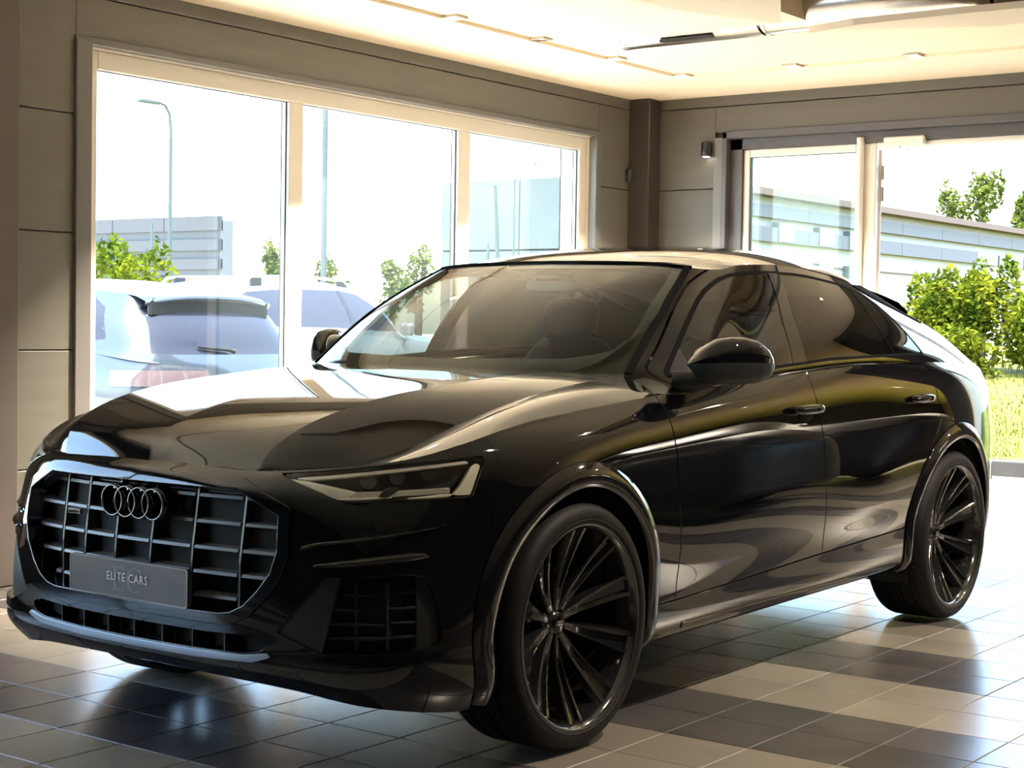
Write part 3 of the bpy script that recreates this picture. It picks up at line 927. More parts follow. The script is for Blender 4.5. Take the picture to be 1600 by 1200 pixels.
def rows(*C, nu, nv):
    D = np.stack([curve(c, nu, pw=.8) for c in C])
    if len(C) == 2:
        w = np.linspace(0, 1, nv)[:, None, None]
        return D[0]*(1-w)+D[1]*w
    t = np.linspace(0, 1, len(C))
    q = np.linspace(0, 1, nv)
    return np.stack([nat_spline(t, D[:, j], q) for j in range(nu)], axis=1)
hood_c = grid_sf(rows(Ce, Md, R_, nu=130, nv=40), (0, 0, 1))
fl = (R_+Sh)/2; fl[1:, 2] += np.array([.010, .016, .014, .010, .006, .004, .003])
hood_f = grid_sf(rows(R_, fl, Sh, nu=130, nv=22), (0, 0, 1))
st = (Sh+Cr)/2; st[3:, 2] += np.array([.004, .008, .012, .012, .006]); 
wing_top = grid_sf(rows(Sh, st, Cr, nu=130, nv=18), (0, 0, 1), (9, 90))

# ---------------------------------------------------------------- cut lines
LE = [(1.3,.535),(1.066,.538),(1.0,.546),(.88,.562),(.77,.568),(.57,.60),(.38,.605),(.1,.61)]
GAP = [(1.3,1.612),(1.137,1.608),(1.07,1.605),(.99,1.618),(.9,1.64),(.8,1.655),(.7,1.668),(.59,1.69),(.46,1.705),(.1,1.69)]
TE = [(1.3,2.70),(1.156,2.70),(1.12,2.74),(1.067,2.757),(.987,2.768),(.918,2.775),(.82,2.694),(.69,2.585),(.55,2.553),(.40,2.545),(.1,2.54)]
SILL = [(-1,.37),(.6,.385),(1.15,.405),(1.7,.430),(2.55,.462),(5,.47)]
le, gp, te, sl = right_of(LE), right_of(GAP), right_of(TE), above(SILL)
FA, RA = (0.0, .400), (2.995, .392)
fa, ra = circ(*FA, .412), circ(*RA, .432)
fa2, ra2 = circ(*FA, .487), circ(*RA, .502)
bump_split = right_of([(1.2,-.36),(.92,-.36),(.80,-.405),(.70,-.41),(.1,-.41)])

# arches: opening removed, lip trims are parts of their own
body = outside(outside(low, fa), ra)
trimF, body = split(body, fa2, .003)
trimR, body = split(body, ra2, .003)
front, side = split(body, neg(bump_split), .0035)[::-1] if False else (None, None)
f_, r_ = split(body, bump_split, .0035)
bumper, rest = f_, r_
def arch_trim(s, c, r0, r1):
    d = np.hypot(s.V[:, 0]-c[0], s.V[:, 2]-c[1])
    w = np.clip((r1-d)/(r1-r0), 0, 1)
    s2 = offset(s, .005+.014*np.sin(w*np.pi*.85))
    rh = np.stack([(s.V[:, 0]-c[0])/d, 0*d, (s.V[:, 2]-c[1])/d], 1)
    s2.N = unit(s.N+rh*(.014*np.pi*.85*np.cos(w*np.pi*.85)/(r1-r0))[:, None])
    return rim(s2, .03, .003)
tF = clip(trimF, lambda V: .215-V[:, 2]); tR = clip(trimR, lambda V: .235-V[:, 2])
both('wheel_arch_trim', arch_trim(tF, FA, .412, .487), M_GLOSS, car)
both('wheel_arch_trim', arch_trim(tR, RA, .432, .502), M_GLOSS, car)

# side: sill, doors, wing, rear quarter
sill, up = split(rest, sl, .0075)
wing, r2 = split(up, le, .0075)
fdoor, r3 = split(r2, gp, .0075)
rdoor, quarter = split(r3, te, .0075)
sill_mid = clip(sill, lambda V: V[:, 0]-2.62)
sill_rear = clip(sill, lambda V: 2.62-V[:, 0])
quarter_low, quarter_up = split(join(quarter, sill_rear), above([(2, .60), (3.3, .62), (3.6, .70), (5, .70)]), .004)
both('fender', rim(wing, .016, .003), M_PAINT, car)
FD = both('front_door', rim(fdoor, .018, .003), M_PAINT, car)
RD = both('rear_door', rim(rdoor, .018, .003), M_PAINT, car)
SL = both('side_sill', rim(sill_mid), M_GLOSS, car)
# tail lamp band
lampfn = lambda V: np.maximum(np.abs(V[:, 2]-.955)-.035, 3.66-V[:, 0])
lampR, quarter_up = split(quarter_up, lampfn, .004)
both('rear_quarter_panel', rim(quarter_up), M_PAINT, car)
both('tail_lamp', rim(lampR, .02), M_TAIL, car)
ql = quarter_low
sf_obj('rear_bumper', rim(join(ql, mirror(ql))), M_PAINT, car)
# sill strips: bright lower edge
strip = clip(sill_mid, lambda V: V[:, 2]-(.302+.004*(V[:, 0]-.6)), lambda V: .284+.004*(V[:, 0]-.6)-V[:, 2], lambda V: .66-V[:, 0], lambda V: V[:, 0]-2.42)
for s_ in SL: pass
sf_obj('sill_strip', mirror(rim(offset(strip, .004), .008, .002)), M_GLOSS, SL[0])
sf_obj('sill_strip', rim(offset(strip, .004), .008, .002), M_GLOSS, SL[1])

# ---------------------------------------------------------------- front end
GR = [(-.42,.850),(.411,.850),(.566,.779),(.574,.66),(.553,.588),(.512,.532),(.462,.482),(.41,.457),(.36,.449),(-.5,.449)]
grf = HZ(GR)
frontonly = lambda V: V[:, 0]+.5
HLP = [(-.318,.873),(-.10,.803),(-.02,.806),(.445,.812),(.495,.905),(.492,.922),(.45,.922),(.08,.900)]
hlf = UZ(HLP)
HLL = [(-.085,.800),(.43,.808),(.405,.772),(.35,.745),(.08,.722),(.055,.728),(.035,.79)]
hll = UZ(HLL)
INT = [(-.155,.598),(.19,.604),(.255,.592),(.305,.51),(.318,.412),(.19,.392),(-.15,.386),(-.225,.405),(-.335,.437),(-.25,.52)]
itf = UZ(INT)
SLOT = [(-.60,.412),(.30,.414),(.47,.420),(.515,.405),(.50,.378),(.44,.367),(.25,.362),(-.60,.360)]
slf = HZ(SLOT)
STRP = [(-.60,.3565),(.25,.357),(.44,.362),(.52,.374),(.535,.366),(.47,.346),(.25,.3375),(-.6,.3375)]
stf = HZ(STRP)
def fr(fn): return lambda V: np.maximum(fn(V), frontonly(V))
_, bp_ = split(bumper, fr(grf), .002)
hl, bp_ = split(bp_, fr(shift(hlf, 0)) if False else (lambda V: np.maximum(hlf(V), V[:, 0]+.3)), .004)
hlo, bp_ = split(bp_, lambda V: np.maximum(hll(V), V[:, 0]+.3), .003)
inta, bp_ = split(bp_, lambda V: np.maximum(itf(V), V[:, 0]+.4), .002)
slot, bp_ = split(bp_, fr(slf), .002)
strp, bp_ = split(bp_, fr(stf), .001)
sf_obj('front_bumper', rim(join(bp_, mirror(bp_)), .02), M_PAINT, car)
sf_obj('bumper_strip', rim(offset(join(strp, mirror(strp)), .006), .012, .002), M_SILVER, car)
# lower centre intake: recessed dark floor and fins
deep = offset(slot, -.05)
sl_o = sf_obj('lower_intake', join(deep, mirror(deep)), M_INNER, car)
for y in (-.36,-.24,-.12,0,.12,.24,.36):
    xx = -.922+.16*y*y*1.0
    MB().bbox(xx+.004, xx+.05, y-.003, y+.003, .355, .42, .001).build('intake_fin', M_BLADE, sl_o)
# corner intakes
for sgn in (-1, 1):
    mr = mirror if sgn < 0 else (lambda s: s)
    it_o = sf_obj('corner_intake', mr(offset(inta, -.055)), M_INNER, car)
    ring = outside(inta, lambda V: itf(V)+.016)
    wall_ = clip(inta, lambda V: V[:, 0]+V[:, 1]-.02+(V[:, 2]-.5)*-.0)
    # sloping blade on the inner side
    inner = clip(inta, lambda V: (V[:, 0]+V[:, 1])-(-.06-(V[:, 2]-.40)*-.35-.10))
    sf_obj('intake_blade', mr(rim(offset(inner, -.006), .03)), M_SATIN, it_o)
    outer = clip(inta, lambda V: .222-(V[:, 0]+V[:, 1]))
    sf_obj('intake_cheek', mr(rim(offset(outer, -.018), .03)), M_SATIN, it_o)
    for z in (.432, .472, .512, .552):
        bar = clip(inta, lambda V: np.abs(V[:, 2]-z-.012*(V[:, 0]+V[:, 1]))-.0035, lambda V: V[:, 0]+V[:, 1]-.225, lambda V: -.19+.9*(z-.43)-(V[:, 0]+V[:, 1]))
        if len(bar.F): sf_obj('intake_slat', mr(solid(offset(bar, -.022), .02, .001)), M_SATIN, it_o)
    for u in (-.03, .10):
        bar = clip(inta, lambda V: np.abs(V[:, 0]+V[:, 1]-u)-.006, lambda V: V[:, 2]-.58, lambda V: .40-V[:, 2])
        sf_obj('intake_upright', mr(solid(offset(bar, -.024), .02, .001)), M_SATIN, it_o)
    for u in (.135, .165, .195):
        bar = clip(inta, lambda V: np.abs(V[:, 0]+V[:, 1]-u)-.0025, lambda V: V[:, 2]-.585, lambda V: .405-V[:, 2])
        sf_obj('intake_upright', mr(solid(offset(bar, -.036), .012, .001)), M_SATIN, it_o)
    # ledge above the intake
    blade = clip(bumper, UZ([(-.20,.632),(.0,.652),(.18,.664),(.245,.662),(.262,.648),(.20,.640),(.0,.630),(-.19,.622)]), lambda V: V[:, 0]+.4)
    def swell(s, fn, hgt, wid):
        d_ = np.clip(-fn(s.V)/wid, 0, 1)
        q = offset(s, hgt*np.sqrt(d_*(2-d_)))
        e_ = 1e-3
        gn = np.stack([(fn(s.V+np.eye(3)[a_]*e_)-fn(s.V-np.eye(3)[a_]*e_))/(2*e_) for a_ in range(3)], 1)
        q.N = unit(s.N+gn*((1-d_)*1.6)[:, None])
        return q
    BP1 = [(-.20,.632),(.0,.652),(.18,.664),(.245,.662),(.262,.648),(.20,.640),(.0,.630),(-.19,.622)]
    sf_obj('bumper_blade', mr(swell(clip(bumper, UZ(BP1), lambda V: V[:, 0]+.4), UZ(BP1), .014, .012)), M_PAINT, car)
    blade = clip(bumper, UZ([(-.245,.678),(-.18,.692),(.08,.713),(.33,.738),(.335,.731),(.08,.704),(-.18,.682),(-.24,.668)]), lambda V: V[:, 0]+.4)
    BP2 = [(-.245,.678),(-.18,.692),(.08,.713),(.33,.738),(.335,.731),(.08,.704),(-.18,.682),(-.24,.668)]
    sf_obj('bumper_blade', mr(swell(clip(bumper, UZ(BP2), lambda V: V[:, 0]+.4), UZ(BP2), .009, .006)), M_PAINT, car)
    # headlamp
    hd = sf_obj('headlamp', mr(offset(hl, -.045)), M_SATIN, car)
    sf_obj('lamp_cover', mr(rim(hl, .02)), M_LENS, hd)
    def lampbit(poly, d, mat, th=.012, nm='light_guide'):
        q = clip(hl, UZ(poly))
        if len(q.F): sf_obj(nm, mr(solid(offset(q, d), th, .002)), mat, hd)
    lampbit([(-.292,.867),(-.225,.862),(-.03,.832),(-.075,.812),(-.10,.809)], -.010, M_DRL)
    lampbit([(-.06,.829),(-.03,.832),(.36,.838),(.355,.826),(-.05,.817)], -.012, M_DRL2)
    lampbit([(-.095,.8085),(-.085,.8145),(.37,.8205),(.38,.8145)], -.008, M_DRL)
    lampbit([(.365,.8165),(.447,.818),(.487,.903),(.455,.904),(.40,.842)], -.010, M_DRL)
    lampbit([(-.27,.869),(.10,.893),(.44,.914),(.44,.907),(.10,.886),(-.22,.864)], -.008, M_DRL2, .006)
    lampbit([(.06,.818),(.095,.818),(.13,.835),(.16,.842),(.10,.842),(.075,.832)], -.004, M_SATIN, .01, 'lamp_bracket')
    for u, z in ((.02,.868),(.14,.876),(.26,.884)):
        k = np.argmin((hl.V[:, 0]+hl.V[:, 1]-u)**2+(hl.V[:, 2]-z)**2)
        p_, n_ = hl.V[k]-hl.N[k]*.04, hl.N[k]
        if sgn < 0: p_ = p_*[1,-1,1]; n_ = n_*[1,-1,1]
        MB().tube([p_, p_+n_*.018], [.018,.023], 20).build('projector', M_GLOSS, hd)
    lo_ = sf_obj('lower_lamp_panel', mr(rim(offset(hlo, -.002), .02)), M_GLOSS, car)

# grille: frame, blades, slats, backing
gr_band = inside(outside(clip(bumper, frontonly), lambda V: grf(V)+.024), lambda V: grf(V)-.004)
fr_s = offset(gr_band, .010)
grille = sf_obj('grille_frame', rim(join(fr_s, mirror(fr_s)), .05, .004), M_GLOSS, car)
gr_in = inside(clip(bumper, frontonly), lambda V: grf(V)+.01)
back_s = offset(gr_in, -.075)
sf_obj('grille_backing', join(back_s, mirror(back_s)), M_INNER, grille)
def gx_(y): return -.916+.185*y*y          # front line of the grille in plan
def gtop(y):
    y = abs(y); return .838 if y < .40 else .838-(y-.40)*.46
def gbot(y):
    y = abs(y); return .462 if y < .37 else .462+(y-.37)*.85
NB = [-.555,-.395,-.222,-.052,.108,.262,.385,.53]
BY = [-.394,-.217,-.048,.110,.262,.385]
def zc(y, z): return gx_(y)+.028*max(0, (z-.62))/.22
for y in BY:
    b = MB()
    zs = np.linspace(gbot(y), gtop(y), 9)
    for side_ in (0,):
        vs, fs = [], []
        for z in zs:
            x = zc(y, z)+.014
            sp = .020*(z-.62)     # blades fan outwards a little towards the top
            yy = y+sp*np.sign(y)*.6
            vs += [(x, yy-.0035, z), (x, yy+.0035, z), (x+.055, yy+.012, z), (x+.055, yy-.012, z)]
        for i in range(len(zs)-1):
            for k in range(4):
                k2 = (k+1) % 4
                fs.append((i*4+k, i*4+k2, (i+1)*4+k2, (i+1)*4+k))
        b.add(vs, fs)
    b.build('grille_blade', M_BLADE, grille)
ROWS = [.510,.578,.648,.722,.796]
ybounds = [-.57]+BY+[.57]
for r0, r1 in zip(ybounds[:-1], ybounds[1:]):
    for z in ROWS:
        y0, y1 = r0+.010, r1-.008
        # stay inside the octagon
        while y0 < y1 and not (gbot(y0) < z < gtop(y0)): y0 += .004
        while y1 > y0 and not (gbot(y1) < z < gtop(y1)): y1 -= .004
        if y1-y0 < .03: continue
        vs, fs = [], []
        for t in np.linspace(0, 1, 4):
            y = y0+(y1-y0)*t
            x = zc(y, z)+.012
            zz = z-.012*abs(y)*0
            vs += [(x, y, zz-.0045), (x+.003, y, zz+.0045), (x+.05, y, zz+.009), (x+.05, y, zz-.009)]
        for i in range(3):
            for k in range(4):
                k2 = (k+1) % 4
                fs.append((i*4+k, (i+1)*4+k, (i+1)*4+k2, i*4+k2))
        fs += [(0,1,2,3), (12,15,14,13)]
        MB().add(vs, fs).build('grille_slat', M_SLAT, grille)
# radiator ribs seen between the blades on the near half, grey blanking plates
rb = MB()
for k in range(40):
    z = .50+.0085*k
    for y0, y1 in ((-.53,-.40),(-.385,-.225),(-.21,-.09)):
        if gbot(y0) < z < gtop(y0): rb.box(zc(y0,z)+.082, zc(y0,z)+.09, y0, y1, z, z+.003)
rb.build('radiator_ribs', M_RIBS, grille)
def plate_(q):
    MB().add([(p_[0], p_[1], p_[2]) for p_ in q]+[(p_[0]+.004, p_[1], p_[2]) for p_ in q], [(0,3,2,1), (4,5,6,7), (0,1,5,4), (1,2,6,5), (2,3,7,6), (3,0,4,7)]).build('blanking_plate', M_GREYPL, grille)
for y0, y1 in ((-.50,-.405),(-.385,-.27),(.282,.375),(.395,.46)):
    plate_([(zc(y0,.5)+.06, y0, max(gbot(y0),.465)), (zc(y1,.5)+.06, y1, max(gbot(y1),.465)), (zc(y1,.5)+.06, y1, .570), (zc(y0,.5)+.06, y0, .570)])
for y0, y1 in ((.40,.50),(-.55,-.46)):
    for z0, z1 in ((.59,.64),(.66,.715),(.73,.78)):
        plate_([(zc(y0,z0)+.064, y0, z0), (zc(y1,z0)+.064, y1, z0), (zc(y1,z1)+.064, y1, z1), (zc(y0,z1)+.064, y0, z1)])
for y0, y1 in ((-.385,-.235),(-.205,-.08),(.02,.10),(.125,.245),(.28,.37)):
    plate_([(zc(y0,.82)+.03, y0, .806), (zc(y1,.82)+.03, y1, .806), (zc(y1,.82)+.03, y1, .840), (zc(y0,.82)+.03, y0, .840)])
for y in (-.335, .30):
    MB().lathe([(.0005,-.004),(.010,-.004),(.011,0),(.011,.012)], (zc(y,.54)+.052, y, .548), 'x', 20).build('parking_sensor', M_SATIN if y < 0 else M_CHROME, grille)
# four rings
for k in range(4):
    y = .080-.059*k
    b = MB()
    n, R0, r0 = 56, .0445, .0028
    vs, fs = [], []
    for i in range(n):
        t = 2*math.pi*i/n
        for j in range(10):
            s_ = 2*math.pi*j/10
            rr = R0+r0*math.cos(s_)
            vs.append((-.936+gx_(y)*.0-(.006*math.sin(s_))+.16*y*y, y+rr*math.cos(t), .762+rr*math.sin(t)))
    for i in range(n):
        for j in range(10):
            fs.append((i*10+j, ((i+1) % n)*10+j, ((i+1) % n)*10+(j+1) % 10, i*10+(j+1) % 10))
    b.add(vs, fs, True)
    b.tube([(-.93, y, .80), (-.895, y, .80)], .004, 8)
    b.build('emblem_ring', M_DCHROME, grille)
    MB().lathe([(.0405, -.930), (.0475, -.930), (.0495, -.922), (.0495, -.885), (.0385, -.885)], (0, y, .762), 'x', 40).build('emblem_backing', M_GLOSS, grille)
# small badge
bd = MB().bbox(-.895, -.885, .278, .338, .6985, .7165, .002).build('badge', M_CHROME, grille)

def text(body_, size, mat, name, parent, origin, xdir, zdir, extrude=.0006, spacing=1.0, xscale=1.0):
    cu = bpy.data.curves.new(name, 'FONT')
    cu.body = body_
    cu.size = size
    cu.align_x = 'CENTER'; cu.align_y = 'CENTER'
    cu.extrude = extrude
    cu.space_character = spacing
    cu.resolution_u = 3
    tmp = bpy.data.objects.new(name+'_curve', cu)
    COL.objects.link(tmp)
    dg = bpy.context.evaluated_depsgraph_get()
    me = bpy.data.meshes.new_from_object(tmp.evaluated_get(dg))
    bpy.data.objects.remove(tmp)
    xd, zd = Vector(xdir).normalized(), Vector(zdir).normalized()
    nd = xd.cross(zd)
    mt = Matrix((( xd.x*xscale, zd.x, nd.x, origin[0]), (xd.y*xscale, zd.y, nd.y, origin[1]), (xd.z*xscale, zd.z, nd.z, origin[2]), (0, 0, 0, 1)))
    me.transform(mt)
    me.materials.clear()
    me.materials.append(mat)
    me.name = name
    return link(bpy.data.objects.new(name, me), parent)
text('quattro', .0165, M_GLOSS, 'badge_lettering', bd, (-.8956, .308, .7075), (0,-1,0), (0,0,1), .0004)
# number plate
PXF = -.947
b = MB()
pw, ph, rc = .26, .0555, .010
out = []
for cx, cz, a0 in ((pw-rc, ph-rc, 0), (-pw+rc, ph-rc, 90), (-pw+rc, -ph+rc, 180), (pw-rc, -ph+rc, 270)):
    for k in range(6):
        t = math.radians(a0+k*18)
        out.append((cx+rc*math.cos(t), cz+rc*math.sin(t)))
b.prism([(p_[0], p_[1]+.5335) for p_ in out], PXF, PXF+.014, 0)
plate = b.build('number_plate', M_PLATE, car)
b = MB()
n = len(out)
o2 = [(p_[0]*.992, p_[1]*.965) for p_ in out]
vs = [(PXF-.0012, p_[0], p_[1]+.5335) for p_ in out]+[(PXF-.0012, p_[0], p_[1]+.5335) for p_ in o2]+[(PXF+.004, p_[0], p_[1]+.5335) for p_ in out]
b.add(vs, [(i, n+i, n+(i+1) % n, (i+1) % n) for i in range(n)]+[(i, (i+1) % n, 2*n+(i+1) % n, 2*n+i) for i in range(n)])
b.build('plate_edge', pbr('plate_edge_silver', (.45,.45,.44), .3, metal=.5), plate)
text('ELITE CARS', .036, M_WHITEPR, 'plate_lettering', plate, (PXF-.0022, -.002, .5375), (0,-1,0), (0,0,1), .0004, 1.18, .86)
# large pale E and C with slab serifs behind the words
def flat(polys, name):
    b = MB()
    for poly in polys:
        k = [(PXF-.0008, -p_[0], .5335+p_[1]) for p_ in poly]
        b.add(k, [tuple(range(len(k)))])
    return b.build(name, M_EC, plate)
E_ = [[(-.066,.036),(-.010,.036),(-.010,.017),(-.014,.017),(-.019,.031),(-.066,.031)], [(-.066,-.036),(-.066,-.031),(-.019,-.031),(-.012,-.014),(-.008,-.014),(-.010,-.036)], [(-.060,.031),(-.046,.031),(-.046,-.031),(-.060,-.031)], [(-.046,.003),(-.026,.003),(-.026,-.003),(-.046,-.003)], [(-.026,.010),(-.022,.010),(-.022,-.010),(-.026,-.010)]]
flat(E_, 'plate_monogram')
C_ = []
for k in range(18):
    a0, a1 = math.radians(48+k*14.7), math.radians(48+(k+1)*14.7)
    q = []
    for a_, ro in ((a0, 1), (a1, 1), (a1, 0), (a0, 0)):
        wx = .037 if ro else .037-.004-.010*max(0, -math.cos(a_))
        wz = .037 if ro else .0325
        q.append((.034+wx*math.cos(a_), wz*math.sin(a_)))
    C_.append(q)
C_.append([(.057,.030),(.061,.033),(.061,.012),(.057,.012)])
flat(C_, 'plate_monogram')

# ---------------------------------------------------------------- bonnet
hood = rim(join(outside(hood_c, lambda V: V[:, 0]+5), mirror(hood_c)), 0.0001, 0.0) if False else None
hf = outside(hood_f, lambda V: V[:, 0]+2)
def trim_edge(s, fn, g): return cut(s, fn(s.V)+g)[0]
hs = join(hood_c, hood_f)
hs2 = join(hs, mirror(hs))
def ridge_edge(v): return False
# rim only the outer boundary: shut line, nose and cowl (not the ridge between the two fields)
Rr = curve(R_, 130, pw=.8)
def on_ridge(v):
    d = np.abs(Rr-np.array([v[0], abs(v[1]), v[2]])).sum(1).min()
    return d < 1e-5
sf_obj('hood', rim(hs2, .02, .002, skip=on_ridge), M_PAINT, car)
wt = cut(wing_top, -(np.linalg.norm(wing_top.V[:, None, :]-curve(Sh, 130, pw=.8)[None, ::4], axis=2).min(1)-.0085))[0]
both('fender_top', rim(wt, .016, .001), M_PAINT, car)
# headlamp-to-hood filler and dark liner under the panel gaps
liner = offset(clip(outside(outside(low, circ(*FA, .43)), circ(*RA, .45)), lambda V: -.35-V[:, 0]), -.028)
sf_obj('body_liner', join(liner, mirror(liner)), M_INNER, car)
l2 = offset(join(hood_c, hood_f, wing_top), -.03)
sf_obj('hood_liner', join(l2, mirror(l2)), M_INNER, car)

# ---------------------------------------------------------------- greenhouse
def ws_d(V):
    hw = np.interp(V[:, 2], [1.10, 1.134, 1.232, 1.356, 1.464, 1.519, 1.6], [.728, .724, .705, .675, .624, .591, .55])
    return np.maximum(np.maximum(V[:, 1]-hw, 1.128-V[:, 2]), V[:, 0]-1.34)
DLO = [(.70,1.128),(.70,1.140),(.775,1.195),(.868,1.268),(.932,1.314),(1.0,1.357),(1.087,1.405),(1.16,1.440),(1.24,1.470),(1.30,1.490),(1.379,1.508),(1.52,1.522),(1.66,1.5275),(1.876,1.527),(2.0,1.522),(2.103,1.514),(2.25,1.503),(2.36,1.490),(2.45,1.476),(2.53,1.455),(2.60,1.420),(2.66,1.370),(2.72,1.300),(2.785,1.203),(2.77,1.196),(2.3,1.190),(1.831,1.180),(1.339,1.152),(1.0,1.135)]
dlo = lambda V: np.maximum(sdpoly(V[:, [0, 2]], DLO), .6-V[:, 1])
screen, g_ = split(gh, ws_d, .002)
dl, g_ = split(g_, dlo, .002)
# rear window
rw = lambda V: np.maximum(np.maximum(3.28-V[:, 0]-.0, V[:, 1]-np.interp(V[:, 2], [1.15, 1.42], [.62, .47])), np.maximum(1.175-V[:, 2], V[:, 2]-1.395))
rwin, g_ = split(g_, rw, .003)
sf_obj('rear_window', join(rwin, mirror(rwin)), M_PRIVACY, car)
chk = XZ([(2.47,1.497),(2.70,1.497),(3.05,1.46),(3.3,1.42),(3.3,1.36),(3.215,1.335),(3.10,1.352),(2.92,1.385),(2.76,1.415),(2.62,1.447)])
cheek, g_ = split(g_, lambda V: np.maximum(chk(V), V[:, 0]-3.235), .002)
M_MATTEBLK = pbr('matte_black_trim', (0.008, 0.008, 0.009), 0.85, spec=.08)
both('spoiler_cheek', rim(offset(cheek, .004), .012, .001), M_MATTEBLK, car)
mold = clip(g_, lambda V: V[:, 0]-1.225, lambda V: ws_d(V)-.016, lambda V: 1.14-V[:, 2])
both('pillar_molding', rim(offset(mold, .006), .012, .004), M_MATTEBLK, car)
top_e = GH[-1][:k0+2]+np.array([0, 0, .003])
MB().tube([(p_[0], -p_[1], p_[2]) for p_ in top_e[::-1][::2]]+[tuple(p_) for p_ in top_e[2::2]], .0055, 8).build('roof_edge_seal', M_MATTEBLK, car)
# door frame round the side windows, parted from the pillars and roof by a shut line
dframe, g_ = split(g_, lambda V: np.maximum(np.maximum(dlo(V)-.030, V[:, 0]-2.62), 1.10-V[:, 2]), .006)
both('door_frame', rim(dframe, .014, .0025), M_PAINT, car)
both('window_frame', rim(g_, .012, .001), M_PAINT, car)
both('pillar_trim', offset(clip(g_, lambda V: V[:, 0]-3.2), -.022), M_DASH, car)
frit = outside(screen, lambda V: np.maximum(np.maximum(V[:, 1]-np.interp(V[:, 2], [1.1,1.17,1.24,1.30,1.45,1.53], [.56,.62,.66,.655,.60,.55]), np.interp(V[:, 1], [0,.50,.60,.66], [1.178,1.188,1.205,1.235])-V[:, 2]), V[:, 2]-1.528))
sgl = screen
wsc = sf_obj('windscreen', join(sgl, mirror(sgl)), M_SCREEN, car)
fr2 = offset(frit, -.004)
sf_obj('windscreen_border', join(fr2, mirror(fr2)), M_FRIT, wsc)
b1 = right_of([(1.10,1.485),(1.158,1.497),(1.33,1.546),(1.527,1.655),(1.6,1.69)])
b2 = right_of([(1.10,1.612),(1.168,1.620),(1.347,1.652),(1.525,1.740),(1.6,1.77)])
b3 = right_of([(1.10,2.450),(1.19,2.443),(1.334,2.405),(1.488,2.395),(1.6,2.39)])
band = outside(dl, lambda V: dlo(V)+.010)
both('window_surround', rim(offset(band, .002), .012, .001), M_MATTEBLK, car)
gl_in = inside(dl, lambda V: dlo(V)+.010)
g_front = clip(gl_in, b1)
g_sail = clip(g_front, lambda V: V[:, 0]-(.80+(V[:, 2]-1.13)*.32))
pB = clip(gl_in, neg(b1, .005), shift(b2, .002))
g_rear = clip(gl_in, neg(b2, .006), b3)
g_q = clip(gl_in, neg(b3, .012))
for k, (mr, par) in enumerate(((mirror, FD), (lambda s: s, FD))):
    pass
gf = both('front_side_glass', g_front, M_SIDEGL, car)
both('rear_side_glass', g_rear, M_PRIVACY, car)
both('quarter_glass', g_q, M_PRIVACY, car)
both('pillar_cover', rim(offset(pB, .003), .012, .001), M_GLOSS, car)
pq = clip(gl_in, neg(b3, -.004), shift(b3, -.013))
both('glass_divider', rim(offset(pq, .003), .012, .001), M_GLOSS, car)
sf_obj('mirror_sail', mirror(rim(offset(g_sail, .003), .012, .001)), M_SATIN, car)
sf_obj('mirror_sail', rim(offset(g_sail, .003), .012, .001), M_SATIN, car)

# roof with glass panels
rp = join(roof, mirror(roof))
def rect(V): return np.maximum(np.abs(V[:, 1])-.47, np.maximum(1.46-V[:, 0], V[:, 0]-2.95))
pan, rskin = split(roof, rect, .004)
sf_obj('roof', rim(join(rskin, mirror(rskin)), .012, .001), M_PAINT, car)
p1, p2 = split(pan, lambda V: V[:, 0]-2.12, .008)
sf_obj('sunroof', rim(join(p1, mirror(p1)), .012, .001), M_FRIT, car)
sf_obj('sunroof', rim(join(p2, mirror(p2)), .012, .001), M_FRIT, car)
# roof spoiler: wedge over the rear window
ys = np.linspace(0, .60, 30)
vs_t, vs_b = [], []
G = np.zeros((7, 30, 3))
for j, y in enumerate(ys):
    e = (y/.60)**4
    zt = 1.500-.078*(y/.6)**2.6
    pts = [(3.10-.02*e, zt+.040-.012*e), (3.20-.02*e, zt+.012), (3.345-.06*e, zt-.028), (3.35-.06*e, zt-.038), (3.29-.05*e, zt-.062), (3.22-.03*e, zt-.085), (3.18-.03*e, zt-.10)]
    for i, (x, z) in enumerate(pts): G[i, j] = (x, y, z)
sp = grid_sf(G, (0, 0, 1), (0, 5))
sf_obj('roof_spoiler', join(sp, mirror(sp)), M_PAINT, car)
# roof antenna fin
b = MB()
b.add([(2.86,-.022,1.60),(3.04,-.022,1.568),(3.03,0,1.655),(2.86,.022,1.60),(3.04,.022,1.568),(2.88,0,1.615)], [(0,1,2,5),(3,5,2,4),(1,4,2),(0,5,3)], True)
b.build('antenna_fin', M_GLOSS, car)

# ---------------------------------------------------------------- door handles, mirrors
def lathe_blob(c, half, mat, name, parent, nx=2.6, rot=0, n=18, m=28, flat_back=None, lab=None):
    """superellipsoid"""
    def sp_(v, e): return np.sign(v)*np.abs(v)**e
    e = 2/nx
    G = np.zeros((n, m+1, 3))
    for i in range(n):
        a = -math.pi/2+math.pi*i/(n-1)
        for j in range(m+1):
            t = 2*math.pi*j/m
            p_ = np.array([sp_(math.cos(a), e)*sp_(math.cos(t), e)*half[0], sp_(math.cos(a), e)*sp_(math.sin(t), e)*half[1], sp_(math.sin(a), e)*half[2]])
            G[i, j] = p_
    if flat_back: G = flat_back(G)
    cr, sr = math.cos(rot), math.sin(rot)
    G2 = G.copy()
    G2[..., 0] = G[..., 0]*cr-G[..., 1]*sr; G2[..., 1] = G[..., 0]*sr+G[..., 1]*cr
    G2 += np.array(c)
    b = MB()
    idx = np.arange(n*(m+1)).reshape(n, m+1)
    fs = [(idx[i, j], idx[i, j+1], idx[i+1, j+1], idx[i+1, j]) for i in range(n-1) for j in range(m)]
    b.add(G2.reshape(-1, 3).tolist(), [tuple(int(q) for q in f) for f in fs], True)
    return b.build(name, mat, parent)
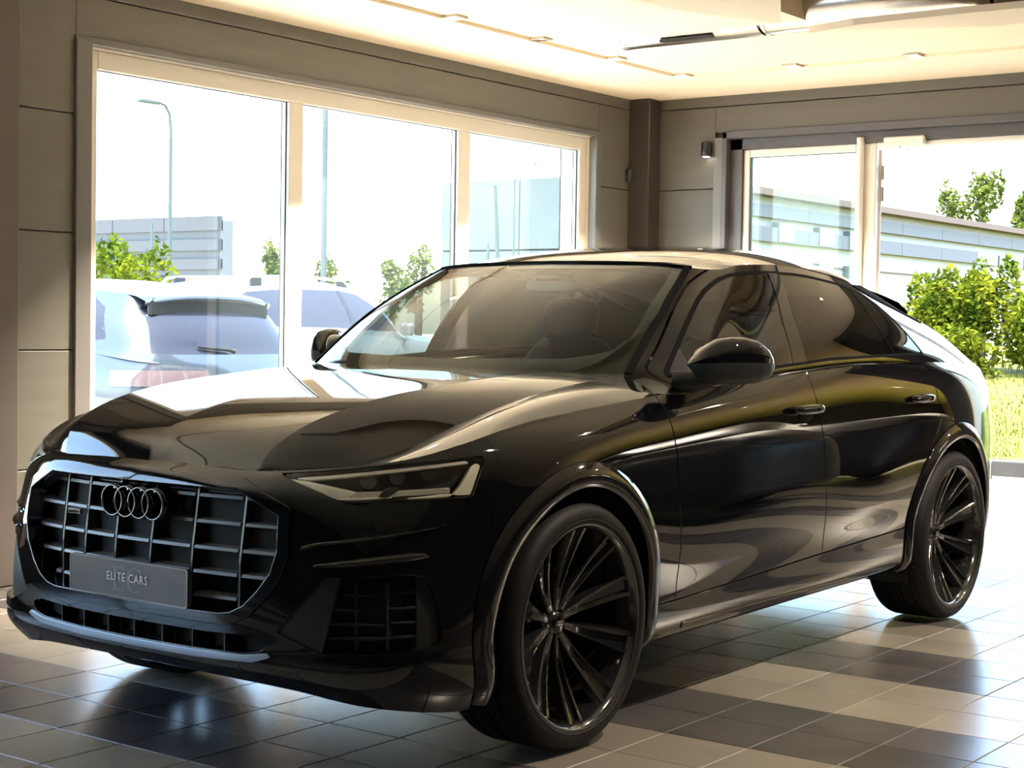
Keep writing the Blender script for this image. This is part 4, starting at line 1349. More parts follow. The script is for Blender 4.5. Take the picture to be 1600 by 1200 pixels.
for sgn, fd, rd in ((-1, FD[0], RD[0]), (1, FD[1], RD[1])):
    for x0, z0, dr in ((1.497, 1.000, fd), (2.58, 1.012, rd)):
        lathe_blob((x0, sgn*.982, z0), (.118, .020, .019), M_PAINT, 'door_handle', dr, 3.2)
        lathe_blob((x0+.01, sgn*.9635, z0-.022), (.058, .010, .026), M_INNER, 'handle_cup', dr, 2.4)
    # mirror: lofted shell, upper cap and darker lower half
    if sgn < 0: base_, ax_ = np.array([.642, .950]), np.array([.29, .170])
    else: base_, ax_ = np.array([.865, .945]), np.array([.215, .050])
    Lm = np.linalg.norm(ax_); ax_ = ax_/Lm
    pn_ = np.array([-ax_[1], ax_[0]])
    tk = [0,.05,.12,.2,.31,.45,.6,.75,.88,.95,1]
    zt_ = [.002,.022,.045,.066,.086,.094,.094,.084,.058,.032,.008]
    zb_ = [-.002,-.020,-.046,-.060,-.066,-.067,-.066,-.062,-.050,-.034,-.012]
    dp_ = [.006,.030,.052,.066,.078,.084,.082,.072,.052,.034,.012]
    def shell(a0, a1, grow, nm, mat, par):
        us = np.linspace(0, 1, 34); an = np.linspace(a0, a1, 22)
        G = np.zeros((22, 34, 3))
        for j_, u_ in enumerate(us):
            zt1, zb1, d1_ = (np.interp(u_, tk, q) for q in (zt_, zb_, dp_))
            for i_, a_ in enumerate(an):
                ca, sa = math.cos(a_), math.sin(a_)
                e_ = .62
                zz = (zt1 if sa >= 0 else -zb1)*np.sign(sa)*abs(sa)**e_
                dd = d1_*np.sign(ca)*abs(ca)**e_*(1 if ca >= 0 else .28)
                p2 = base_+ax_*(u_*Lm)+pn_*dd*(1+grow*8)
                G[i_, j_] = (p2[0], p2[1], 1.178+zz*(1+grow*8))
        g_ = grid_sf(G, (0, 1, 0), (11, 17))
        return sf_obj(nm, mirror(g_) if sgn < 0 else g_, mat, par)
    mh = shell(-math.pi/2, 1.5*math.pi, 0, 'door_mirror', M_PAINT, car)
    shell(-math.pi*.5, .02, .004, 'mirror_lower_shell', M_SATIN, mh)
    gc = base_+ax_*Lm*.5-pn_*.020
    lathe_blob((gc[0], sgn*gc[1], 1.186), (Lm*.40, .004, .060), M_CHROME, 'mirror_glass', mh, 3.4, sgn*math.atan2(ax_[1], ax_[0]))
    xo = 0 if sgn < 0 else .17
    MB().tube([(.70+xo, sgn*.865, 1.112), (.725+xo, sgn*.93, 1.118), (.76+xo, sgn*.975, 1.13)], [.042, .034, .036], 14).build('mirror_arm', M_SATIN, fd)

# ---------------------------------------------------------------- wheels
def wheel(cx, sgn, r=.381, w=.285, yo=.985, name='wheel'):
    yc = sgn*(yo-w/2)
    cz = r+.003
    S = lambda prof: [(a, sgn*b) for a, b in prof]
    hw = w/2
    # rim barrel and lip: the wheel part itself
    prof = [(.262,-.11),(.285,-.115),(.300,-.12),(.300,-.05),(.278,0),(.290,.08),(.297,.112),(.300,.126),(.309,.136),(.313,.139),(.314,.131),(.314,.11)]
    wh = MB().lathe(S(prof), (cx, yc, cz), 'y', 96).build(name, M_RIM, car)
    ty = [(.300,.118),(.312,.137),(.320,.1415),(.338,.1435),(.354,.1405),(.367,.132),(.376,.117),(.3798,.100)]
    tr = []
    for a, b_ in ((.100,.072),(.058,.016),(.006,-.006),(-.016,-.058),(-.072,-.100)):
        tr += [(.3805, a), (.381, (a+b_)/2), (.3805, b_), (.373, b_-.002), (.373, b_-.012)] if b_ > -.09 else [(.3805, a), (.380, b_)]
    full = ty+tr+[(q[0], -q[1]) for q in ty[::-1]]
    t_ = MB().lathe(S(full), (cx, yc, cz), 'y', 120).build('tyre', M_RUBBER, wh, 40)
    # raised ring and lettering blocks on the sidewall
    MB().lathe(S([(.3235,.1418),(.325,.1438),(.327,.1443),(.329,.1432)]), (cx, yc, cz), 'y', 96).build('sidewall_ring', M_RUBBER, wh)
    MB().lathe(S([(.3105,.1385),(.313,.1402),(.3155,.1395)]), (cx, yc, cz), 'y', 96).build('rim_edge', M_DCHROME, wh)
    # spokes
    base_ang = math.radians(90)
    me = None
    for k in range(10):
        t = base_ang+2*math.pi*k/10
        if me is None:
            # built along +u (radial) with v across and d outwards; concave towards the hub
            def depth(u): return .040+.080*((u-.045)/.25)**1.5 if u > .045 else .040
            us = np.linspace(.040, .300, 9)
            hwid = lambda u: .0115+.026*((u-.04)/.26)**1.25
            vs, fs = [], []
            for u in us:
                h_ = hwid(u); d = depth(u)
                q = np.clip((u-.095)/.03, 0, 1)
                pk = .016*q                     # pocket depth
                ins = h_*.60
                vs += [(u, -h_-.007, d-.034), (u, -h_, d-.004), (u, -h_+.003, d), (u, -ins, d-.001), (u, -ins+.003, d-pk), (u, ins-.003, d-pk), (u, ins, d-.001), (u, h_-.003, d), (u, h_, d-.004), (u, h_+.007, d-.034)]
            n_ = 10
            for i in range(len(us)-1):
                for j in range(n_-1):
                    fs.append((i*n_+j, i*n_+j+1, (i+1)*n_+j+1, (i+1)*n_+j))
            fs.append(tuple((len(us)-1)*n_+j for j in range(n_)))
            fs.append(tuple(range(n_))[::-1])
            proto = (vs, fs)
        ct, st2 = math.cos(t), math.sin(t)
        V_ = [(cx+u*ct-v*st2, yc+sgn*d, cz+u*st2+v*ct) for u, v, d in proto[0]]
        bb = MB().add(V_, proto[1] if sgn > 0 else [f[::-1] for f in proto[1]], False)
        bb.build('spoke', M_RIM, wh)
    MB().lathe(S([(.0005,.046),(.030,.046),(.034,.044),(.037,.034),(.052,.033),(.060,.022),(.066,-.01)]), (cx, yc, cz), 'y', 48).build('hub', M_RIM, wh)
    cap = MB().lathe(S([(.0005,.0535),(.026,.0535),(.029,.052),(.031,.049)]), (cx, yc, cz), 'y', 32).build('hub_cap', M_GLOSS, wh)
    b = MB()
    for k in range(4):
        xx = cx+(-.0126+.0084*k)
        b.lathe(S([(.0050,.0537),(.0058,.0548),(.0066,.0537)]), (xx, yc, cz), 'y', 18)
    b.build('cap_emblem', M_CHROME, cap)
    bo = MB()
    for k in range(5):
        t = base_ang+math.radians(36)+2*math.pi*k/5
        bo.lathe(S([(.0005,.041),(.0080,.041),(.0090,.034)]), (cx+.046*math.cos(t), yc, cz+.046*math.sin(t)), 'y', 8)
    bo.build('wheel_bolts', M_SATIN, wh)
    MB().lathe(S([(.07,-.02),(.19,-.02),(.192,-.025),(.192,-.05),(.19,-.055),(.07,-.055)]), (cx, yc, cz), 'y', 48).build('brake_disc', pbr('brake_disc_iron', (.10,.10,.10), .35, metal=.9), wh)
    cb = MB()
    pts = []
    for k in range(7):
        t = math.radians(150+k*12)
        pts.append((cx+.165*math.cos(t), yc-sgn*.035, cz+.165*math.sin(t)))
    cb.tube(pts, .045, 8)
    cb.build('brake_caliper', M_SATIN, wh)
    return wh
for cx in (0.0, 2.995):
    for sgn in (-1, 1):
        wheel(cx, sgn)
# inner wheel-house liners
for (cx, cz_), r_h in ((FA, .425), (RA, .445)):
    for sgn in (-1, 1):
        b = MB()
        vs, fs = [], []
        n = 40
        for i in range(n+1):
            t = math.radians(-25+230*i/n)
            for yy in (.935, .58):
                vs.append((cx+r_h*math.cos(t), sgn*yy, cz_+r_h*math.sin(t)))
        for i in range(n): fs.append((2*i, 2*i+1, 2*i+3, 2*i+2))
        k = len(vs)
        vs.append((cx, sgn*.58, cz_))
        for i in range(n): fs.append((k, 2*i+1, 2*i+3))
        b.add(vs, fs, True)
        b.build('wheel_house', M_INNER, car)
MB().bbox(-.70, 3.80, -.56, .56, .235, .33, .02).bbox(.50, 2.50, -.86, .86, .25, .33, .02).build('underbody', M_INNER, car)

# ---------------------------------------------------------------- cabin
cabin = MB()
cabin.box(.62, 3.4, -.84, .84, .33, .36).box(.60, .66, -.80, .80, .36, 1.02)
cabin.build('cabin_floor', M_INNER, car)
G = np.zeros((9, 21, 3))
for i, (x, z) in enumerate([(.50,1.10),(.62,1.125),(.78,1.125),(.92,1.115),(1.00,1.085),(1.02,1.0),(.99,.9),(.95,.75),(.90,.5)]):
    for j, y in enumerate(np.linspace(-.80, .80, 21)):
        cowl = .045*math.exp(-((y+.38)/.17)**2)*(1 if 2 <= i <= 5 else 0)
        G[i, j] = (x+.05*abs(y)**2*(i < 3)*1.5, y, z+cowl-(.03*abs(y)**3 if i < 4 else 0))
sf_obj('dashboard', grid_sf(G, (0, 0, 1), (1, 10)), M_DASH, car)
# steering wheel
n = 40
pts = [(1.10+.19*math.sin(2*math.pi*k/n)*-.35, -.38+.185*math.cos(2*math.pi*k/n), .985+.185*math.sin(2*math.pi*k/n)*.93) for k in range(n+1)]
sw = MB().tube(pts, .016, 10, cap=False).build('steering_wheel', M_SEAT, car)
MB().bbox(1.07, 1.12, -.45, -.31, .93, 1.03, .02).bbox(1.08, 1.10, -.56, -.20, .965, .995, .005).build('steering_hub', M_SATIN, sw)
def seat(x, y, w, name='seat'):
    st_ = lathe_blob((x, y, .64), (.28, w, .10), M_SEAT, name, car, 3)
    def lean(G):
        H = G.copy(); H[..., 0] = G[..., 0]+(G[..., 2]+.3)*.36; return H
    lathe_blob((x+.22, y, .93), (.085, w*.98, .33), M_SEAT, 'seat_back', st_, 3.2, 0, 18, 28, lean)
    return st_
for y in (-.37, .37):
    s1 = seat(1.45, y, .255)
    def tilt(G):
        H = G.copy(); H[..., 0] = G[..., 0]+G[..., 2]*.18; return H
    lathe_blob((1.865, y, 1.335), (.055, .135, .090), M_SEAT, 'headrest', s1, 3.4, 0, 18, 28, tilt)
    for dy in (-.05, .05):
        MB().tube([(1.84, y+dy, 1.20), (1.86, y+dy, 1.28)], .007, 8).build('headrest_post', M_CHROME, s1)
for y in (-.42, .42):
    s1 = seat(2.35, y, .36, 'rear_seat')
    lathe_blob((2.80, y, 1.24), (.05, .12, .07), M_SEAT, 'headrest', s1, 3.2)
# interior mirror and sensor pod
lathe_blob((1.20, 0, 1.455), (.02, .125, .035), M_SATIN, 'interior_mirror', car, 3.2)
MB().bbox(1.15, 1.26, -.06, .06, 1.475, 1.505, .01).build('sensor_pod', M_SATIN, car)
hl_ = offset(roof, -.035)
sf_obj('headliner', join(hl_, mirror(hl_)), pbr('grey_headliner', (.20,.19,.18), .9), car)
# ================================================================== OUTSIDE
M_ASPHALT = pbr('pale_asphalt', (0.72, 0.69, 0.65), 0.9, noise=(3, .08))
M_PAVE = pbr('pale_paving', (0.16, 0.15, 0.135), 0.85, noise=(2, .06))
M_KERB = pbr('kerb_concrete', (0.05, 0.047, 0.04), 0.9, noise=(5, .12))
M_GRASS = pbr('grass_soil', (0.105, 0.115, 0.012), 0.95, noise=(2.5, .3))
M_CONC = pbr('pale_concrete', (0.10, 0.118, 0.122), 0.9, noise=(.35, .2))
M_BWHITE = pbr('white_facade', (0.30, 0.30, 0.29), 0.7)
M_BGREY = pbr('grey_facade_band', (0.085, 0.09, 0.10), 0.6)
M_LWHITE = pbr('striped_facade_light', (0.085, 0.09, 0.095), 0.7)
M_LGREY = pbr('striped_facade_dark', (0.036, 0.037, 0.040), 0.6)
M_BBROWN = pbr('brown_plinth', (0.09, 0.065, 0.05), 0.8)
M_BGLASS = pbr('facade_glass', (0.05, 0.10, 0.10), 0.08)
M_POLE = pbr('grey_green_pole', (0.045, 0.06, 0.06), 0.45)
def leaf_mat(name, a, b_):
    mat = bpy.data.materials.new(name)
    t, n, l = nodes(mat)
    n.clear()
    out = n.new('ShaderNodeOutputMaterial')
    g = n.new('ShaderNodeNewGeometry')
    nz = n.new('ShaderNodeTexNoise'); nz.inputs['Scale'].default_value = 3.0
    l.new(g.outputs['Position'], nz.inputs['Vector'])
    rp = n.new('ShaderNodeValToRGB')
    rp.color_ramp.elements[0].position = .35; rp.color_ramp.elements[1].position = .68
    rp.color_ramp.elements[0].color = (*a, 1); rp.color_ramp.elements[1].color = (*b_, 1)
    l.new(nz.outputs['Fac'], rp.inputs[0])
    d = n.new('ShaderNodeBsdfDiffuse'); tr = n.new('ShaderNodeBsdfTranslucent'); mx = n.new('ShaderNodeMixShader')
    mx.inputs[0].default_value = .35
    l.new(rp.outputs[0], d.inputs[0]); l.new(rp.outputs[0], tr.inputs[0])
    l.new(d.outputs[0], mx.inputs[1]); l.new(tr.outputs[0], mx.inputs[2]); l.new(mx.outputs[0], out.inputs[0])
    return mat
M_LEAF = leaf_mat('bush_leaf', (.035, .062, .006), (.16, .18, .014))
M_LEAF2 = leaf_mat('tree_leaf', (.05, .075, .015), (.16, .19, .04))
M_BARK = pbr('bark', (0.10, 0.08, 0.06), 0.9)

# ground planes: car park, forecourt, kerb, lawn
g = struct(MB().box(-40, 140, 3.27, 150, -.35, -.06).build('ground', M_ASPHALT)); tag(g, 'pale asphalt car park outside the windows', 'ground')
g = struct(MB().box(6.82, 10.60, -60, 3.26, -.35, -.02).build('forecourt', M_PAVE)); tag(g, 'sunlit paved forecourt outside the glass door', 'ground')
kb = struct(MB().box(10.60, 10.76, -60, 3.26, -.4, -.05).build('kerb', M_KERB)); tag(kb, 'grey concrete kerb below the lawn', 'kerb')
for k in range(26):
    y0 = -16+k*.77
    MB().bbox(10.585, 10.765, y0, y0+.762, -.3, .125, .012).build('kerb_stone', M_KERB, kb)
gv, gf_ = [], []
xs = [10.76, 11.2, 12, 13, 14, 16, 20, 32, 70, 140]; zs = [.11, .22, .42, .66, .88, .98, 1.0, 1.0, .9, .9]
ysg = list(np.linspace(-70, 3.26, 24))
for x, z in zip(xs, zs):
    for y in ysg: gv.append((x, y, z+.02*math.sin(x*3+y*2)))
n = len(ysg)
for i in range(len(xs)-1):
    for j in range(n-1): gf_.append((i*n+j, i*n+j+1, (i+1)*n+j+1, (i+1)*n+j))
lawn = MB().add(gv, gf_, True)
gv2 = []
for x, z in zip(xs, zs):
    for y in np.linspace(3.26, 40, 12): gv2.append((x+0.0, y, z-max(0, (y-9)*.03)))
n2 = 12
lawn.add(gv2, [(i*n2+j, i*n2+j+1, (i+1)*n2+j+1, (i+1)*n2+j) for i in range(len(xs)-1) for j in range(n2-1)], True)
lawn = struct(lawn.build('lawn', M_GRASS)); tag(lawn, 'sunlit grass bank rising behind the kerb', 'lawn')
rg = random.Random(3)
b = MB()
for k in range(9000):
    x = 10.8+rg.random()**1.6*4.2; y = 3.2-rg.random()*4.2
    z = np.interp(x, xs, zs)
    a = rg.random()*6.28; h = .03+.05*rg.random()
    dx, dy = .006*math.cos(a), .006*math.sin(a)
    b.add([(x-dx, y-dy, z), (x+dx, y+dy, z), (x+rg.uniform(-.02,.02), y+rg.uniform(-.02,.02), z+h)], [(0,1,2)])
gb = b.build('grass_blades', M_LEAF)
tag(gb, 'short grass blades on the bank behind the kerb', 'grass', kind='stuff')

def bush(name, label, cat, c, r, n_leaf, leaf=.07, mat=None, group=None, seed=1, trunk=0.0, pieces=9, lean=0.0):
    R_ = random.Random(seed)
    root = empty(name, (c[0], c[1], c[2]))
    tag(root, label, cat, group)
    blobs = []
    for k in range(pieces):
        a = R_.random()*6.28; e = R_.random()
        blobs.append((c[0]+r[0]*.55*math.cos(a)*R_.random()**.5, c[1]+r[1]*.55*math.sin(a)*R_.random()**.5, c[2]+trunk+r[2]*(.25+1.15*e**1.3*.8), r[0]*R_.uniform(.35,.62)*(1.1-.5*e), r[1]*R_.uniform(.35,.62)*(1.1-.5*e), r[2]*R_.uniform(.28,.5)))
    V, F = [], []
    for k in range(n_leaf):
        bx, by, bz, ax, ay, az = R_.choice(blobs)
        d = Vector((R_.gauss(0,1), R_.gauss(0,1), R_.gauss(0,1))).normalized()*(R_.uniform(.62,1.08))
        p_ = Vector((bx+d.x*ax, by+d.y*ay, max(bz+d.z*az, c[2]+.02)))
        u = Vector((R_.gauss(0,1), R_.gauss(0,1), R_.gauss(0,.6))).normalized()
        v = u.cross(Vector((R_.gauss(0,1), R_.gauss(0,1), R_.gauss(0,1)))).normalized()
        s_ = leaf*R_.uniform(.6,1.25)
        k0 = len(V)
        V += [tuple(p_-u*s_*.5), tuple(p_+v*s_*.28), tuple(p_+u*s_*.5), tuple(p_-v*s_*.28)]
        F.append((k0, k0+1, k0+2, k0+3))
    MB().add(V, F).build('foliage', mat or M_LEAF, root)
    st_ = MB()
    for k in range(5 if trunk < .3 else 3):
        q = R_.choice(blobs)
        st_.tube([(c[0]+R_.uniform(-.06,.06), c[1]+R_.uniform(-.06,.06), c[2]-.05), ((c[0]+q[0])/2, (c[1]+q[1])/2, c[2]+trunk*.9+.25*(q[2]-c[2])), (q[0], q[1], q[2])], [.03+trunk*.03, .02+trunk*.02, .008], 6)
    st_.build('stem', M_BARK, root)
    return root
GB = 'leafy bushes on the bank outside the glass door'
bush('bush', 'leafy bush beside the door frame behind the car roof', 'bush', (13.9, 4.30, .80), (.55,.55,.62), 2600, .085, None, GB, 11)
bush('bush', 'tall leafy bush in the middle of the bank above the car', 'bush', (14.2, 3.62, .86), (.60,.58,.80), 3200, .085, None, GB, 12)
bush('bush', 'leafy bush reaching highest near the right edge', 'bush', (14.0, 3.02, .86), (.50,.45,.92), 3000, .085, None, GB, 13)
bush('bush', 'leafy bush cut by the right edge of the picture', 'bush', (13.9, 2.45, .86), (.50,.45,.70), 2600, .085, None, GB, 14)
bush('bush', 'low leafy bush at the foot of the taller bushes', 'bush', (13.5, 3.25, .76), (.55,.75,.42), 2600, .08, None, GB, 15)
bush('bush', 'leafy bush seen through the left glass door', 'bush', (15.5, 6.05, .85), (.45,.5,.85), 2000, .08, None, GB, 16)
GL = 'bushes beyond the car park'
bush('bush', 'yellow-green bush at the left end of the window', 'bush', (8.9, 12.6, -.05), (.95,.9,1.75), 5200, .10, None, GL, 21)
bush('bush', 'yellow-green bush behind the lamp post', 'bush', (10.15, 12.9, -.05), (.9,.8,1.55), 4200, .10, None, GL, 22)
bush('bush', 'green bush seen through the windscreen beside the window post', 'bush', (14.6, 10.5, -.05), (.9,.9,1.25), 3000, .10, None, GL, 23)
bush('bush', 'green bush behind the headrest, seen through the car', 'bush', (13.2, 8.0, -.05), (.9,.8,1.25), 2600, .09, None, GL, 24)
GT = 'tree tops beyond the car park'
for k, (px_, pt, lab) in enumerate([((432,425), 2.3, 'small tree top just left of the first window post'), ((520,425), 2.4, 'small tree top right of the grey-green pole'), ((612,430), 2.1, 'small tree top over the middle of the white car roof'), ((655,420), 2.35, 'small tree top beside the windscreen pillar of the black car')]):
    d = c_f + c_r*((px_[0]-800)/2566.76) + c_u*((600-px_[1])/2566.76)
    s_ = (26-CAM_P.y)/d.y
    p_ = CAM_P + d*s_
    bush('tree', lab, 'tree', (p_.x, p_.y, -.05), (.55,.55,pt*.55), 700, .16, M_LEAF2, GT, 40+k, trunk=p_.z-pt*.45, pieces=6)
for k, (px_, sz, lab) in enumerate([((1545,305), 3.0, 'bright tree behind the long building near the right edge'), ((1490,312), 2.4, 'thin tree behind the long building, left of the bright one'), ((1597,330), 2.0, 'tree behind the long building at the right edge')]):
    d = c_f + c_r*((px_[0]-800)/2566.76) + c_u*((600-px_[1])/2566.76)
    p_ = CAM_P + d*(70/d.x)
    bush('tree', lab, 'tree', (p_.x, p_.y, .5), (sz*.42,sz*.42,sz*.7), 1100 if k != 1 else 500, .26, M_LEAF2, 'trees behind the long building', 60+k, trunk=p_.z-sz*.75, pieces=7)

# buildings
def bands(root, axis, pos, a0, a1, zb, depth=.12):
    for z0, z1, mat, nm, pr in zb:
        b = MB()
        if axis == 'y': b.box(a0, a1, pos-pr, pos+.2, z0, z1)
        else: b.box(pos-pr, pos+.2, a0, a1, z0, z1)
        b.build(nm, mat, root)
r = empty('building', (45, 16, 0))
tag(r, 'long low white building with grey bands behind the bushes', 'building')
MB().box(27.0, 75, 13.25, 16.5, 0, 4.15).build('wall', M_BWHITE, r)
MB().box(26.9, 75, 12.9, 16.6, 4.15, 4.30).build('roof_edge', M_BBROWN, r)
for x0 in np.arange(27.2, 74, 2.6):
    MB().box(x0, x0+2.58, 13.10, 13.3, 3.70, 3.97).build('band_panel', M_BGREY, r)
    if not 39.4 < x0 < 47:
        MB().box(x0, x0+2.58, 13.10, 13.3, 3.18, 3.50).build('band_panel', M_BGREY, r)
for x0 in (39.9, 42.0, 44.1):
    MB().box(x0, x0+1.98, 13.16, 13.3, 3.18, 3.48).build('window', M_BGLASS, r)
for x0 in (41.5, 44.0):
    MB().box(x0, x0+2.2, 13.16, 13.3, 2.10, 2.42).build('window', M_BGLASS, r)
for x0 in (28.3, 30.3, 31.9):
    MB().box(x0, x0+.75, 13.08, 13.3, 3.2, 3.62).build('window', M_BGLASS, r)
    MB().box(x0, x0+.75, 13.08, 13.3, 2.35, 2.8).build('window', M_BGLASS, r)
MB().box(27.0, 75, 13.2, 13.3, 2.72, 2.75).build('joint', M_BBROWN, r)
r = empty('building', (42, 52, 0))
tag(r, 'grey and white striped building at the left of the window', 'building')
MB().box(40.2, 40.8, 43.2, 75, 0, 5.1).build('wall', M_LWHITE, r)
for z0, z1 in ((4.72,5.28),(3.95,4.38),(3.22,3.62)):
    for y0 in np.arange(43.2, 74, 3.1):
        MB().box(40.0, 40.25, y0, y0+3.06, z0, z1).build('band_panel', M_LGREY, r)
MB().box(39.95, 40.25, 43.2, 75, 2.0, 2.85).build('plinth', M_BBROWN, r)
r = empty('building', (40, 25, 0))
tag(r, 'pale weathered concrete building at the right of the window', 'building')
MB().box(38.2, 50, 24.2, 30.6, 0, 5.75).build('wall', M_CONC, r)
for y0 in (27.4, 24.2):
    MB().box(38.08, 38.25, y0, y0+3.15, 3.68, 5.9).build('concrete_panel', M_CONC, r)
    MB().box(38.08, 38.25, y0, y0+3.15, .2, 3.62).build('concrete_panel', M_CONC, r)

# poles, street lamp, aircraft
def at_y(px_, py_, Y):
    d = c_f + c_r*((px_-800)/2566.76) + c_u*((600-py_)/2566.76)
    return CAM_P + d*((Y-CAM_P.y)/d.y)
p_ = at_y(507, 300, 11.4)
o = MB().tube([(p_.x, p_.y, -.06), (p_.x, p_.y, 7)], [.040, .036], 14).build('pole', M_POLE); tag(o, 'thick grey-green pole behind the white car', 'pole')
MB().tube([(p_.x, p_.y, -.06), (p_.x, p_.y, .02)], [.07, .07], 14).build('pole_base', M_POLE, o)
lampp = at_y(266, 300, 25)
r = empty('street_lamp', (lampp.x, lampp.y, -.06)); tag(r, 'tall street lamp with a bent arm beyond the bushes', 'street lamp')
MB().tube([(lampp.x, 25, -.06), (lampp.x, 25, 5.6), (lampp.x-.04, 25, 5.95), (lampp.x-.17, 25, 6.13), (lampp.x-.35, 25, 6.17)], [.06, .04, .035, .03, .028], 10).build('lamp_pole', M_POLE, r)
MB().bbox(lampp.x-.95, lampp.x-.33, 24.93, 25.07, 6.12, 6.2, .02).build('lamp_head', M_POLE, r)
for q, Y, top, w, lab in (((237, 400), 27, 3.6, .035, 'thin pole beside the street lamp'), ((776, 350), 20, 4.6, .05, 'dark leaning pole before the concrete building'), ((803, 350), 22, 5.1, .03, 'thin straight pole before the concrete building'), ((762, 390), 18, 3.05, .04, 'short dark post above the car roof')):
    p_ = at_y(*q, Y)
    o = MB().tube([(p_.x+.25*(top > 4.5 and w > .04), Y, -.06), (p_.x, Y, p_.z), (p_.x-.08*(w > .04), Y, top)], [w, w, w*.8], 10).build('pole', M_POLE); tag(o, lab, 'pole')
d = (c_f + c_r*((838-800)/2566.76) + c_u*((600-256)/2566.76)).normalized()
pc = CAM_P + d*1500
r = empty('aircraft', pc); tag(r, 'tiny grey airliner in the sky seen through the window', 'aircraft')
M_AIR = pbr('aircraft_grey', (.25, .25, .27), .5)
ax = c_r*1.0 + c_u*-.12; ax = ax.normalized(); ay = c_f; az = ax.cross(ay)*-1 if ax.cross(ay).z < 0 else ax.cross(ay)
def ap(a, b_, c_): return tuple(pc + ax*a + ay*b_ + az*c_)
MB().tube([ap(-6,0,.3), ap(-4,0,0), ap(4,0,0), ap(6,0,-.1)], [.15,.55,.55,.1], 10).build('fuselage', M_AIR, r)
MB().add([ap(-1.6,-6,.2), ap(-.8,-6,.2), ap(1.6,0,-.2), ap(-1,0,-.2), ap(-1.6,6,.2), ap(-.8,6,.2)], [(0,1,2,3), (4,3,2,5)]).build('wings', M_AIR, r)
MB().add([ap(-6,0,.3), ap(-4.4,0,.3), ap(-5.4,0,2.2), ap(-6.3,0,2.2)], [(0,1,2,3)]).build('tail_fin', M_AIR, r)

